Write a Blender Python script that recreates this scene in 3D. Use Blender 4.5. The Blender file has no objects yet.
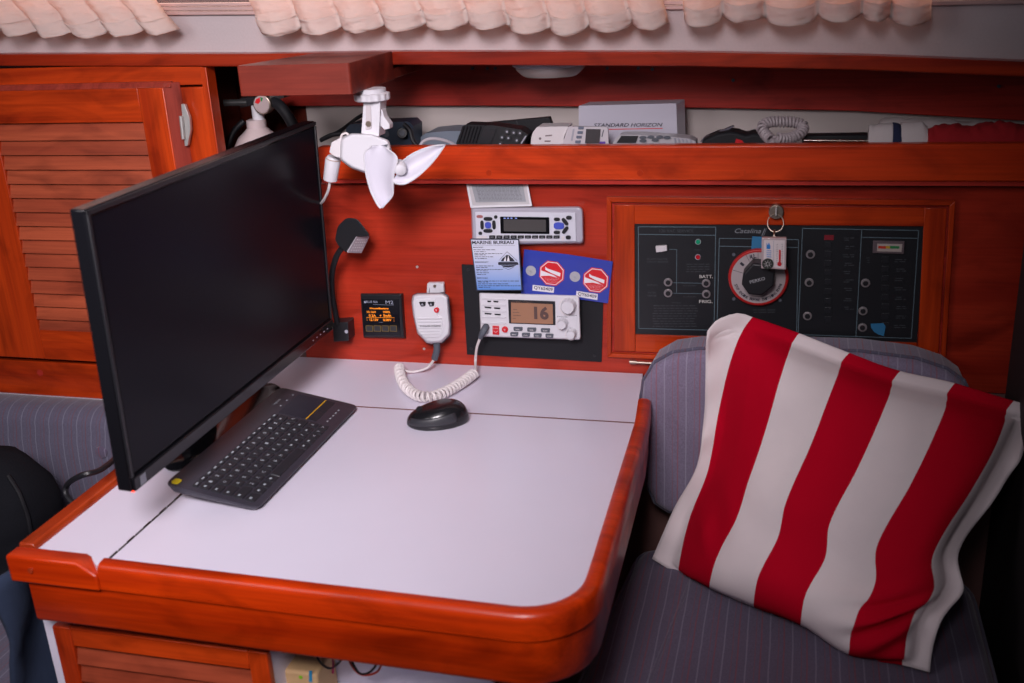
import bpy, bmesh, math, random
from mathutils import Vector, Matrix, noise
random.seed(7)
C = bpy.context.scene.collection
V = Vector
PI = math.pi
# ------------------------------------------------------------------ camera
CX, CY, CZ, YAW, PIT, ROL, FPX = 0.0, -1.71618, 0.70519, 0.27002, 0.35286, -0.052382, 1051.5
FW = V((-math.sin(YAW)*math.cos(PIT), math.cos(YAW)*math.cos(PIT), -math.sin(PIT)))
R0 = V((math.cos(YAW), math.sin(YAW), 0)); U0 = R0.cross(FW)
RT = R0*math.cos(ROL)+U0*math.sin(ROL); UP = -R0*math.sin(ROL)+U0*math.cos(ROL)
CAM = V((CX, CY, CZ))
def ray(u, v): return RT*((u-512)/FPX) - UP*((v-341.5)/FPX) + FW
def P(u, v, y=0.0):            # point of the photo on the vertical plane y
    d = ray(u, v); return CAM + d*((y-CY)/d.y)
def T(u, v, z=0.0):            # point of the photo on the level plane z
    d = ray(u, v); return CAM + d*((z-CZ)/d.z)
def XP(u, v, x): 
    d = ray(u, v); return CAM + d*((x-CX)/d.x)
# ------------------------------------------------------------------ materials
MATS = {}
def mat(name, col, rough=.5, metal=0, coat=0, spec=.5, emit=None, es=0, alpha=1, bump=None, trans=0, var=0):
    if name in MATS: return MATS[name]
    m = bpy.data.materials.new(name); m.use_nodes = True; n = m.node_tree; b = n.nodes['Principled BSDF']
    b.inputs['Base Color'].default_value = (*col, 1); b.inputs['Roughness'].default_value = rough
    b.inputs['Metallic'].default_value = metal; b.inputs['Coat Weight'].default_value = coat
    b.inputs['Specular IOR Level'].default_value = spec; b.inputs['Alpha'].default_value = alpha
    b.inputs['Transmission Weight'].default_value = trans
    if emit: b.inputs['Emission Color'].default_value = (*emit, 1); b.inputs['Emission Strength'].default_value = es
    if var or bump:
        tc = n.nodes.new('ShaderNodeTexCoord'); nz = n.nodes.new('ShaderNodeTexNoise')
        nz.inputs['Scale'].default_value = bump[0] if bump else 12; nz.inputs['Detail'].default_value = 4
        n.links.new(tc.outputs['Object'], nz.inputs['Vector'])
        if var:
            mx = n.nodes.new('ShaderNodeMix'); mx.data_type = 'RGBA'
            mx.inputs[6].default_value = (*[c*(1-var) for c in col], 1); mx.inputs[7].default_value = (*[min(1, c*(1+var)) for c in col], 1)
            n.links.new(nz.outputs['Fac'], mx.inputs[0]); n.links.new(mx.outputs[2], b.inputs['Base Color'])
        if bump:
            bp = n.nodes.new('ShaderNodeBump'); bp.inputs['Strength'].default_value = bump[1]; bp.inputs['Distance'].default_value = .002
            n.links.new(nz.outputs['Fac'], bp.inputs['Height']); n.links.new(bp.outputs['Normal'], b.inputs['Normal'])
    MATS[name] = m; return m
def wood(name, c1, c2, axis='x', rough=.32, coat=.25, k=1.0, off=0):
    if name in MATS: return MATS[name]
    m = bpy.data.materials.new(name); m.use_nodes = True; n = m.node_tree; b = n.nodes['Principled BSDF']; L = n.links.new
    tc = n.nodes.new('ShaderNodeTexCoord'); mp = n.nodes.new('ShaderNodeMapping')
    lo, hi = 1.6*k, 26*k
    mp.inputs['Scale'].default_value = {'x': (lo, hi, hi), 'y': (hi, lo, hi), 'z': (hi, hi, lo)}[axis]
    mp.inputs['Location'].default_value = (off, off*1.3, off*.7)
    L(tc.outputs['Object'], mp.inputs['Vector'])
    n1 = n.nodes.new('ShaderNodeTexNoise'); n1.inputs['Scale'].default_value = 1.0; n1.inputs['Detail'].default_value = 5; n1.inputs['Distortion'].default_value = .6
    L(mp.outputs[0], n1.inputs['Vector'])
    mp2 = n.nodes.new('ShaderNodeMapping'); mp2.inputs['Scale'].default_value = {'x': (6, 260, 260), 'y': (260, 6, 260), 'z': (260, 260, 6)}[axis]
    L(tc.outputs['Object'], mp2.inputs['Vector'])
    n2 = n.nodes.new('ShaderNodeTexNoise'); n2.inputs['Scale'].default_value = 1.0; n2.inputs['Detail'].default_value = 2; L(mp2.outputs[0], n2.inputs['Vector'])
    cr = n.nodes.new('ShaderNodeValToRGB'); cr.color_ramp.elements[0].position = .3; cr.color_ramp.elements[1].position = .68
    cr.color_ramp.elements[0].color = (*c2, 1); cr.color_ramp.elements[1].color = (*c1, 1); L(n1.outputs['Fac'], cr.inputs[0])
    mx = n.nodes.new('ShaderNodeMix'); mx.data_type = 'RGBA'; mx.blend_type = 'MULTIPLY'; mx.inputs[0].default_value = .30
    cr2 = n.nodes.new('ShaderNodeValToRGB'); cr2.color_ramp.elements[0].position = .32; cr2.color_ramp.elements[1].position = .6
    cr2.color_ramp.elements[0].color = (.45, .4, .4, 1); cr2.color_ramp.elements[1].color = (1, 1, 1, 1); L(n2.outputs['Fac'], cr2.inputs[0])
    L(cr.outputs[0], mx.inputs[6]); L(cr2.outputs[0], mx.inputs[7])
    mp3 = n.nodes.new('ShaderNodeMapping'); mp3.inputs['Scale'].default_value = {'x': (5, 16, 16), 'y': (16, 5, 16), 'z': (16, 16, 5)}[axis]; L(tc.outputs['Object'], mp3.inputs['Vector'])
    n3 = n.nodes.new('ShaderNodeTexNoise'); n3.inputs['Scale'].default_value = 1.0; n3.inputs['Detail'].default_value = 4; n3.inputs['Distortion'].default_value = 1.5; L(mp3.outputs[0], n3.inputs['Vector'])
    cr4 = n.nodes.new('ShaderNodeValToRGB'); cr4.color_ramp.elements[0].position = .28; cr4.color_ramp.elements[1].position = .52; cr4.color_ramp.elements[0].color = (.42, .36, .38, 1); cr4.color_ramp.elements[1].color = (1, 1, 1, 1); L(n3.outputs['Fac'], cr4.inputs[0])
    mx3 = n.nodes.new('ShaderNodeMix'); mx3.data_type = 'RGBA'; mx3.blend_type = 'MULTIPLY'; mx3.inputs[0].default_value = .75
    L(mx.outputs[2], mx3.inputs[6]); L(cr4.outputs[0], mx3.inputs[7]); L(mx3.outputs[2], b.inputs['Base Color'])
    b.inputs['Roughness'].default_value = rough; b.inputs['Coat Weight'].default_value = coat*.4; b.inputs['Coat Roughness'].default_value = .2; b.inputs['Specular IOR Level'].default_value = .3
    bp = n.nodes.new('ShaderNodeBump'); bp.inputs['Strength'].default_value = .12; bp.inputs['Distance'].default_value = .001
    L(n2.outputs['Fac'], bp.inputs['Height']); L(bp.outputs[0], b.inputs['Normal'])
    MATS[name] = m; return m
W1, W2 = (.60, .058, .006), (.30, .020, .003)
wood_x = wood('teak_horizontal', W1, W2, 'x'); wood_z = wood('teak_vertical', W1, W2, 'z', off=3)
wood_y = wood('teak_lengthwise', W1, W2, 'y', off=5)
wood_louvre = wood('teak_louvre', (.44, .085, .035), (.28, .045, .02), 'x', rough=.45, coat=.1, off=2)
wood_panel = wood('teak_panel', (.48, .038, .016), (.32, .020, .009), 'x', k=.7, off=9)
wood_block = wood('mahogany_block', (.26, .036, .020), (.12, .012, .008), 'x', rough=.45, coat=.1, k=.9, off=4)
wood_dark = wood('dark_teak', (.58, .045, .030), (.38, .026, .018), 'x', rough=.4, off=6)
wood_edge = wood('table_teak', (.66, .048, .002), (.32, .014, .001), 'x', rough=.3, coat=.5, off=1)
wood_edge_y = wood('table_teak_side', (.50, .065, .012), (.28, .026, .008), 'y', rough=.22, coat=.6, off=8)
brown = mat('brown_liner', (.20, .095, .085), .7)
lam = mat('white_laminate', (.72, .68, .80), .32, coat=.1, var=.02)
liner = mat('vinyl_liner', (.48, .41, .42), .55, bump=(260, .15), var=.06)
blk = mat('black_plastic', (.012, .012, .015), .42); blkg = mat('gloss_black', (.006, .006, .008), .15, coat=0, spec=.35)
blkm = mat('matt_black', (.011, .011, .014), .6, spec=.3); dgrey = mat('dark_grey_plastic', (.03, .03, .036), .45)
wht = mat('white_plastic', (.66, .645, .69), .4); whg = mat('aged_white_plastic', (.66, .62, .64), .4)
gry = mat('grey_plastic', (.36, .36, .42), .4); slate = mat('slate_rubber', (.09, .10, .125), .6)
silver = mat('silver_metal', (.62, .60, .58), .45, metal=.75); brass = mat('aged_metal', (.42, .34, .28), .38, metal=1)
red = mat('red_plastic', (.62, .012, .02), .35); blue = mat('blue_card', (.025, .045, .36), .35, coat=.3)
ink = mat('black_print', (.015, .015, .03), .6); lnk = mat('grey_print', (.30, .36, .40), .6); dnk = mat('faint_print', (.035, .04, .05), .6)
cord = mat('white_cord', (.72, .66, .66), .45); paper = mat('white_card', (.78, .76, .80), .5)
navy = mat('navy_cloth', (.012, .018, .06), .9); redc = mat('red_cloth', (.36, .006, .012), .9, bump=(60, .4)); wcl = mat('white_cloth', (.60, .54, .54), .9, bump=(80, .3))
# ------------------------------------------------------------------ mesh helpers
def thing(name, label, cat, loc=(0, 0, 0), group=None):
    o = bpy.data.objects.new(name, None); C.objects.link(o); o.location = loc; o.empty_display_size = .02
    o['label'] = label; o['category'] = cat
    if group: o['group'] = group
    return o
def origin(p):
    v = V((0, 0, 0))
    while p: v = v+V(p.location); p = p.parent
    return v
def mk(name, bm, m, parent=None, bevel=0, smooth=False, label=None, loc=None, seg=2, sub=0, auto=True):
    bmesh.ops.remove_doubles(bm, verts=bm.verts, dist=1e-6) if smooth else None
    bmesh.ops.recalc_face_normals(bm, faces=bm.faces)
    o_ = origin(parent) if parent else V(loc or (0, 0, 0))
    for v in bm.verts: v.co -= o_
    me = bpy.data.meshes.new(name); bm.to_mesh(me); bm.free()
    for x in (m if isinstance(m, (list, tuple)) else [m]): me.materials.append(x)
    o = bpy.data.objects.new(name, me); C.objects.link(o)
    if parent: o.parent = parent
    else: o.location = o_
    if bevel:
        b = o.modifiers.new('bevel', 'BEVEL'); b.width = bevel; b.segments = seg; b.limit_method = 'ANGLE'; b.angle_limit = .6; b.harden_normals = False
    if sub:
        s = o.modifiers.new('sub', 'SUBSURF'); s.levels = sub; s.render_levels = sub
    if smooth or bevel:
        for p in me.polygons: p.use_smooth = True
        if auto and not sub:
            try: me.set_sharp_from_angle(angle=.7)
            except Exception: pass
    if label: o['label'] = label
    return o
def solo(o, label, cat, group=None):
    o['label'] = label; o['category'] = cat
    if group: o['group'] = group
    return o
def struct(name, bm, m, parent=None, **k):
    o = mk(name, bm, m, parent, **k)
    if not parent: o['kind'] = 'structure'
    return o
B = bmesh.new
def box(bm, a, b, M=None):
    xs, ys, zs = zip(a, b); vs = []
    for z in zs:
        for x, y in ((0, 0), (1, 0), (1, 1), (0, 1)):
            p = V((xs[x], ys[y], z)); vs.append(bm.verts.new(M @ p if M else p))
    for f in ((3, 2, 1, 0), (4, 5, 6, 7), (0, 1, 5, 4), (1, 2, 6, 5), (2, 3, 7, 6), (3, 0, 4, 7)): bm.faces.new([vs[i] for i in f])
    return bm
def prism(bm, pts, vec, scale=1.0):      # polygon swept along vec; far end scaled about its centre
    c = sum((V(p) for p in pts), V((0, 0, 0)))/len(pts)
    a = [bm.verts.new(V(p)) for p in pts]; b = [bm.verts.new(c+(V(p)-c)*scale+V(vec)) for p in pts]
    bm.faces.new(a); bm.faces.new(b[::-1])
    for i in range(len(pts)):
        j = (i+1) % len(pts); bm.faces.new((a[i], b[i], b[j], a[j]))
    return bm
def rq(q, r, n=4):                       # quad or polygon with rounded corners (2-D)
    out = []; N = len(q)
    rs = r if isinstance(r, (list, tuple)) else [r]*N
    for i in range(N):
        c = V(q[i]); a = V(q[i-1]); d = V(q[(i+1) % N]); rr = rs[i]
        if rr <= 0: out.append(tuple(c)); continue
        p0 = c+(a-c).normalized()*rr; p1 = c+(d-c).normalized()*rr
        for k in range(n+1):
            t = k/n; w = p0*(1-t)**2+c*2*t*(1-t)+p1*t*t
            # push towards a circular arc
            out.append(tuple(w+(c-w)*.12*4*t*(1-t)))
    return out
def rect(u0, v0, u1, v1): return [(u0, v0), (u1, v0), (u1, v1), (u0, v1)]
def pp(bm, pts, yf, yb, scale=1.0):      # outline read in the photo on plane yf, extruded straight back to yb
    return prism(bm, [P(u, v, yf) for u, v in pts], (0, yb-yf, 0), scale)
def seg(bm, a, b, w, y, t=.0006):        # thin strip between two photo points on plane y
    A, D = P(*a, y), P(*b, y); d = (D-A).normalized(); s = V((0, 1, 0)).cross(d)*w*.5
    return prism(bm, [A-s, D-s, D+s, A+s], (0, t, 0))
def disc(bm, u, v, r, yf, yb, n=24, rz=None, scale=1.0):
    c = P(u, v, yf); rz = rz or r
    return prism(bm, [c+V((math.cos(i*2*PI/n)*r, 0, math.sin(i*2*PI/n)*rz)) for i in range(n)], (0, yb-yf, 0), scale)
def ring(bm, u, v, r0, r1, y, t, n=28):
    c = P(u, v, y); A = []
    for r, yy in ((r0, 0), (r1, 0), (r1, t), (r0, t)):
        A.append([bm.verts.new(c+V((math.cos(i*2*PI/n)*r, yy, math.sin(i*2*PI/n)*r))) for i in range(n)])
    for k in range(4):
        for i in range(n):
            j = (i+1) % n; bm.faces.new((A[k][i], A[k][j], A[(k+1) % 4][j], A[(k+1) % 4][i]))
    return bm
def smooth_path(pts, n=8):
    pts = [V(p) for p in pts]; out = []
    for i in range(len(pts)-1):
        p0 = pts[max(i-1, 0)]; p1 = pts[i]; p2 = pts[i+1]; p3 = pts[min(i+2, len(pts)-1)]
        for k in range(n):
            t = k/n; out.append(.5*((2*p1)+(p2-p0)*t+(2*p0-5*p1+4*p2-p3)*t*t+(3*p1-p0-3*p2+p3)*t**3))
    out.append(pts[-1]); return out
def tube(bm, pts, r, n=10, caps=True):
    pts = [V(p) for p in pts]; N = len(pts); rs = r if isinstance(r, (list, tuple)) else [r]*N
    t0 = (pts[1]-pts[0]).normalized(); u = t0.orthogonal().normalized(); rings = []
    for i in range(N):
        t = (pts[min(i+1, N-1)]-pts[max(i-1, 0)]).normalized(); u = (u-t*u.dot(t)).normalized(); w = t.cross(u)
        rings.append([bm.verts.new(pts[i]+(u*math.cos(a*2*PI/n)+w*math.sin(a*2*PI/n))*rs[i]) for a in range(n)])
    for i in range(N-1):
        for a in range(n):
            b = (a+1) % n; bm.faces.new((rings[i][a], rings[i][b], rings[i+1][b], rings[i+1][a]))
    if caps: bm.faces.new(rings[0][::-1]); bm.faces.new(rings[-1])
    return bm
def helix(path, r, turns, k=12):
    L = [0]
    for a, b in zip(path, path[1:]): L.append(L[-1]+(b-a).length)
    t = (path[1]-path[0]).normalized(); u = t.orthogonal().normalized(); out = []; N = turns*k; j = 0
    for i in range(N+1):
        s = L[-1]*i/N
        while j < len(L)-2 and L[j+1] < s: j += 1
        f = (s-L[j])/max(1e-9, L[j+1]-L[j]); p = path[j].lerp(path[j+1], f); t = (path[j+1]-path[j]).normalized()
        u = (u-t*u.dot(t)).normalized(); w = t.cross(u); a = 2*PI*i/k
        out.append(p+(u*math.cos(a)+w*math.sin(a))*r)
    return out
def lathe(bm, prof, c, ax=(0, 0, 1), n=28):
    ax = V(ax).normalized(); u = ax.orthogonal().normalized(); w = ax.cross(u); rings = []
    for r, h in prof: rings.append([bm.verts.new(V(c)+ax*h+(u*math.cos(a*2*PI/n)+w*math.sin(a*2*PI/n))*max(r, 1e-5)) for a in range(n)])
    for i in range(len(prof)-1):
        for a in range(n):
            b = (a+1) % n; bm.faces.new((rings[i][a], rings[i][b], rings[i+1][b], rings[i+1][a]))
    bm.faces.new(rings[0][::-1]); bm.faces.new(rings[-1]); return bm
def loft(bm, rows, closed=False, caps=False):
    R = [[bm.verts.new(V(p)) for p in r] for r in rows]; n = len(rows[0])
    for i in range(len(R)-1):
        for j in range(n if closed else n-1):
            k = (j+1) % n; bm.faces.new((R[i][j], R[i][k], R[i+1][k], R[i+1][j]))
    if caps: bm.faces.new(R[0][::-1]); bm.faces.new(R[-1])
    return bm
SHEAR = 0.0
def text(bm, s, O, X, Y, ext=.0003, bold=0):
    """write s so that its box fills origin O, width vector X, height vector Y"""
    cu = bpy.data.curves.new('t', 'FONT'); cu.body = s; cu.size = 1; cu.resolution_u = 3; cu.offset = bold; cu.shear = SHEAR
    o = bpy.data.objects.new('t', cu); C.objects.link(o)
    me = bpy.data.meshes.new_from_object(o.evaluated_get(bpy.context.evaluated_depsgraph_get()))
    bpy.data.objects.remove(o); bpy.data.curves.remove(cu)
    if len(me.vertices) == 0: return bm
    xs = [v.co.x for v in me.vertices]; ys = [v.co.y for v in me.vertices]
    x0, x1, y0, y1 = min(xs), max(xs), min(ys), max(ys); X, Y = V(X), V(Y); N = X.cross(Y).normalized()*ext
    base = len(bm.verts); vs = []
    for v in me.vertices:
        vs.append(bm.verts.new(V(O)+X*((v.co.x-x0)/(x1-x0))+Y*((v.co.y-y0)/(y1-y0))+N))
    for p in me.polygons:
        try: bm.faces.new([vs[i] for i in p.vertices])
        except ValueError: pass
    bpy.data.meshes.remove(me); return bm
def wt(bm, s, a, b, h, y, bold=0):       # text on wall plane y from photo point a to b (baseline), cap height h px
    A, D = P(*a, y), P(*b, y); X = D-A; hh = (P(a[0], a[1]-h, y)-A).length
    Y = (V((0, -1, 0))).cross(X).normalized()*hh
    if Y.z < 0: Y = -Y
    return text(bm, s, A, X, Y, .0002, bold)
def flatpoly(bm, pts, y, t=.0004): return pp(bm, pts, y, y+t)
def cable(name, pts, r, m, label, cat, n=8, group=None, parent=None):
    bm = B(); tube(bm, smooth_path(pts, 8), r, n)
    o = mk(name, bm, m, parent, smooth=True, loc=None if parent else tuple(pts[0]))
    if not parent: solo(o, label, cat, group)
    return o
# ================================================================== SETTING
FL = -.75
def zpx(u, v, y): return P(u, v, y).z
struct('floor', box(B(), (-2.4, -2.6, FL-.03), (1.3, .3, FL)), wood('sole_teak', (.25, .05, .02), (.12, .02, .01), 'x'))
# wood panel behind the table, painted brown lower down
struct('wall_back', box(B(), (-.885, 0, -.004), (.42, .012, .335)), wood_panel)
struct('wall_rear', box(B(), (-2.4, .001, FL), (.42, .02, -.006)), brown)
# vinyl cabin side above the trim
up = B(); xs = [-1.9, -1.41, -.893, -.632, -.174, .1, .316, .7]; zt = [.583, .579, .566, .563, .550, .538, .524, .500]
rows = [[(x, 0.004, z-.004), (x, 0.004, z+.052)] for x, z in zip(xs, zt)]
W_lo = [P(0, 16, 0).z, P(220, 15, 0).z, P(670, 9.5, 0).z, P(1000, 4.5, 0).z]
def sill(x):  # lower edge of the long window frame
    a = [(P(0, 16, 0).x, W_lo[0]), (P(220, 15, 0).x, W_lo[1]), (P(670, 9.5, 0).x, W_lo[2]), (P(1000, 4.5, 0).x, W_lo[3])]
    if x <= a[0][0]: return a[0][1]
    for (x0, z0), (x1, z1) in zip(a, a[1:]):
        if x <= x1: return z0+(z1-z0)*(x-x0)/(x1-x0)
    return a[-1][1]
rows_f = [[(x, .004, z-.004), (x, .004, sill(x))] for x, z in zip(xs, zt)]
bm = B(); loft(bm, rows_f); loft(bm, [[(x, .02, z-.004), (x, .02, sill(x))] for x, z in zip(xs, zt)])
loft(bm, [[(x, .004, z-.004), (x, .02, z-.004)] for x, z in zip(xs, zt)]); loft(bm, [[(x, .004, sill(x)), (x, .02, sill(x))] for x in xs])
struct('wall_side', bm, liner)
struct('wall_top', box(B(), (-1.9, .004, .86), (.7, .02, 1.15)), liner)
# long window frame with two beads and the acrylic pane behind
bm = B()
for dz, y0, h in ((0, -.004, .006), (.0075, -.008, .006), (.0145, -.004, .005)):
    rr = []
    for x in xs:
        z = sill(x)+dz; rr.append([(x, y0, z), (x, y0, z+h), (x, .012, z+h), (x, .012, z)])
    loft(bm, rr, closed=True, caps=True)
win = struct('window_1', bm, mat('anodised_frame', (.62, .42, .40), .3, metal=.3), bevel=.001)
pm = mat('window_acrylic', (.50, .38, .36), .4)
bm = B(); box(bm, (-1.9, .010, .61), (.7, .014, .86))
pane = mk('pane', bm, pm, win)
nt = pm.node_tree; tr = nt.nodes.new('ShaderNodeBsdfTransparent'); tr.inputs[0].default_value = (.9, .82, .80, 1); ms = nt.nodes.new('ShaderNodeMixShader'); ms.inputs[0].default_value = .8
nt.links.new(nt.nodes['Principled BSDF'].outputs[0], ms.inputs[1]); nt.links.new(tr.outputs[0], ms.inputs[2]); nt.links.new(ms.outputs[0], nt.nodes['Material Output'].inputs[0])
# trim below the cabin side: front edge of the deck shelf
bm = B(); rr = []
for x, z in zip(xs, zt): rr.append([(x, -.03, z-.021), (x, -.03, z), (x, .21, z), (x, .21, z-.021)])
loft(bm, rr, closed=True, caps=True); struct('trim_1', bm, wood('trim_teak', (.36, .030, .005), (.22, .013, .004), 'x', off=13), bevel=.002)
# recess behind the open shelf
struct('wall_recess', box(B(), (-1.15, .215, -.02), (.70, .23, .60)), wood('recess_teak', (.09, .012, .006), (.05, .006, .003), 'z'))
struct('wall_right', box(B(), (.345, -.80, FL), (.375, -.032, .50)), mat('bulkhead_vinyl', (.022, .014, .016), .75))
# ------------------------------------------------------------------ built-in shelf
sh = thing('bookshelf', 'long open teak shelf with a front rail holding radios and cables under the curtains', 'shelf', (-.2, 0, .34))
bm = B(); box(bm, (-.80, -.024, .342), (.70, .214, .352)); mk('shelf_board', bm, wood_dark, sh)
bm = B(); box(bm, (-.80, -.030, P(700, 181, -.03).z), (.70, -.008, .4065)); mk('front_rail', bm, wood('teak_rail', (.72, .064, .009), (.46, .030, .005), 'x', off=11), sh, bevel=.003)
bm = B(); rr = []
for u, v in ((290, 106), (500, 106), (700, 108), (850, 111), (1024, 121), (1150, 132)):
    p = P(u, v, .185); rr.append([(p.x, .185, p.z), (p.x, .185, .575), (p.x, .198, .575), (p.x, .198, p.z)])
rr[0] = [(x-.04, y, z) for x, y, z in rr[0]]
loft(bm, rr, closed=True, caps=True); mk('back_board', bm, wood_dark, sh, bevel=.002)
bm = B(); box(bm, (P(305, 105, .2).x, .203, .352), (.70, .213, .47)); mk('back_liner', bm, mat('shelf_liner', (.50, .44, .42), .6, var=.06), sh)
for u, v in ((489, 173), (640, 173), (743, 173)):
    bm = B(); disc(bm, u, v, .0050, -.0304, -.0295, 16); mk('wood_plug', bm, wood('rail_plug', (.60, .05, .008), (.42, .03, .005), 'z'), sh)
for u, v in ((472, 67), (487, 67), (495, 67), (607, 67), (638, 67), (652, 68), (733, 79), (999, 85)):
    bm = B(); disc(bm, u, v+1.5, .0028, .180, .184, 10); mk('screw', bm, slate, sh)
bm = B(); rr = [[(x, -.031, z-.0335), (x, -.031, z-.0215), (x, -.02, z-.0215), (x, -.02, z-.0335)] for x, z in zip(xs, zt) if x < -.85]
# ------------------------------------------------------------------ louvred cabinet at the left
Y0 = -.025
xr = P(207, 100, Y0).x
cab = thing('louvred_cabinet', 'teak wall cabinet with one louvred door at the left behind the screen', 'cabinet', (-1.3, 0, -.1))
bm = B(); box(bm, (-1.9, Y0, P(100, 87, Y0).z), (xr, -.003, P(100, 66, Y0).z)); mk('top_rail', bm, wood_x, cab, bevel=.0015)
bm = B(); box(bm, (P(181, 150, Y0).x, Y0, -.058), (xr, -.003, P(200, 87, Y0).z)); mk('stile', bm, wood_z, cab, bevel=.0015)
bm = B(); box(bm, (-1.9, Y0, -.105), (xr, -.003, P(60, 363, Y0).z)); mk('bottom_rail', bm, wood_x, cab, bevel=.0015)
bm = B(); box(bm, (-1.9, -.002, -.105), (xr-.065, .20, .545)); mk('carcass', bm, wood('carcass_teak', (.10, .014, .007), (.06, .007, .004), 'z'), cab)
bm = B(); box(bm, (xr-.004, -.027, -.105), (xr+.008, XP(222, 120, xr+.008).y, .546)); mk('side_panel', bm, wood_z, cab, bevel=.001)
bm = B(); box(bm, (-1.9, -.030, -.115), (xr+.02, .0, -.106)); mk('white_batten', bm, lam, cab)
yd = Y0-.012
door = B()
o4 = [(-40, 93), (173, 84), (214, 363), (0, 357)]
zt_, zb_ = P(100, 89, yd).z, P(60, 360, yd).z
xR = P(165, 100, yd).x; xI = P(143, 125, yd).x; xL = -1.62; xLi = P(2, 160, yd).x; zti = P(70, 123, yd).z; zbi = P(60, 331, yd).z
f = box(B(), (xI, yd, zb_), (xR, Y0, zt_)); dr = mk('door', f, wood_z, cab, bevel=.002)
bm = B(); box(bm, (xL, yd, zb_), (xLi, Y0, zt_)); mk('left_stile', bm, wood_z, dr, bevel=.002)
bm = B(); box(bm, (xLi, yd+.0004, zti), (xI, Y0, zt_)); mk('upper_rail', bm, wood_x, dr, bevel=.001)
bm = B(); box(bm, (xLi, yd+.0004, zb_), (xI, Y0, zbi)); mk('lower_rail', bm, wood_x, dr, bevel=.001)
# bevelled bead round the door
bm = B(); w = P(179, 100, yd).x-xR
prism(bm, [(xR, yd, zt_+.008), (xR, Y0, zt_+.008), (xR+w, Y0, zt_+.008), (xR+w*.9, yd+.009, zt_+.008)], (0, 0, zb_-zt_-.008))
prism(bm, [(xL, yd, zt_), (xL, yd+.006, zt_+.010), (xL, Y0, zt_+.010), (xL, Y0, zt_)], (xR+w*.5-xL, 0, 0))
mk('bead', bm, wood('teak_bead', (.36, .05, .03), (.24, .03, .02), 'z', rough=.3), dr, bevel=.001)
nl = 15
for i in range(nl):
    za = zti-(zti-zbi)*(i+.02)/nl; zc = zti-(zti-zbi)*(i+1.12)/nl
    bm = B(); prism(bm, [(xLi-.002, yd+.010, za), (xLi-.002, yd+.013, za+.003), (xLi-.002, yd+.0035, zc+.001), (xLi-.002, yd+.0005, zc-.001)], (xI-xLi+.004, 0, 0))
    mk('louvre', bm, wood_louvre, dr)
bm = B(); pp(bm, rq([(181, 104), (184.5, 104.5), (189.5, 118), (190.5, 130), (187.5, 146), (184.5, 146), (184, 130), (182, 116)], 1.0), yd-.003, yd+.004)
h = mk('hinge', bm, silver, dr, bevel=.001, label='polished metal hinge')
bm = B(); tube(bm, [P(181, 116, yd-.006), P(183.5, 139, yd-.006)], .0038, 12); mk('hinge_barrel', bm, silver, cab, smooth=True)
bm = B(); disc(bm, 40, 373, .007, Y0-.0006, Y0+.001); mk('knot', bm, wood_dark, cab)
# ------------------------------------------------------------------ shelf light
lt = thing('dome_light', 'oval frosted dome light fixed under the shelf top', 'light', tuple(P(550, 70, .05)))
c = P(550, 66, .05)
bm = B(); rr = []
for k, (sx, dz) in enumerate(((.060, .0), (.059, -.006), (.048, -.016), (.044, -.0185))):
    rr.append([(c.x+sx*math.cos(a*2*PI/32), .05+sx*.7*math.sin(a*2*PI/32), c.z+.002+dz) for a in range(32)])
loft(bm, rr, closed=True, caps=True); mk('lens', bm, mat('frosted_lens', (.30, .26, .25), .25, coat=.3), lt, smooth=True)
bm = B(); rr = [[(c.x+s*math.cos(a*2*PI/32), .05+s*.7*math.sin(a*2*PI/32), c.z+dz) for a in range(32)] for s, dz in ((.064, .008), (.064, .002), (.061, .0))]
loft(bm, rr, closed=True, caps=True); mk('rim', bm, gry, lt)
# ================================================================== TABLE
tb = thing('chart_table', 'white topped chart table with varnished teak edges and rounded corner', 'table', (-.56, -.36, FL))
XL, XH, XR = -.941, -.8275, -.222
def edge_x(y): return XR+.004*(y+.2)*0
oR = [(-.2385, -.002), (-.2235, -.21), (-.2175, -.60)]
arc = []
cx, cy, r = -.2875, -.655, .070
for k in range(0, 9):
    a = -k/8*PI/2; arc.append((cx+r*math.cos(a)+.0, cy+r*math.sin(a)))
frontL = (XH-.006, -.717)
main = [(XH, -.2125), (-.2232, -.2095)]+[(-.2178, -.60)]+arc+[(XH, -.717)]
bm = B(); prism(bm, [(x, y, 0) for x, y in main], (0, 0, -.018)); mk('tabletop', bm, lam, tb)
bm = B(); prism(bm, [(x, y, 0) for x, y in [(XL, -.002), (-.2385, -.002), (-.2234, -.2070), (XH, -.2100), (XL, -.2100)]], (0, 0, -.018)); mk('rear_leaf', bm, lam, tb)
bm = B(); prism(bm, [(x, y, 0) for x, y in [(XL, -.2100), (XH-.0035, -.2100), (XH-.0035, -.717), (XH-.008, -.7355), (XH-.030, -.7165), (XL, -.712)]], (0, 0, -.018)); mk('side_leaf', bm, lam, tb)
bm = B(); box(bm, (XL, -.716, -.03), (-.232, -.004, -.0185)); mk('core', bm, wood('core_teak', (.16, .015, .02), (.1, .01, .01), 'x'), tb)
bm = B()
for i in range(26):
    y0 = -.716+i*.0195; box(bm, (XH-.0032+(i % 2)*.0008, y0, -.004), (XH-.0002-(1-i % 2)*.0006, y0+.0165, .0012))
mk('piano_hinge', bm, mat('dark_hinge', (.035, .03, .03), .4, metal=.6), tb)
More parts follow.
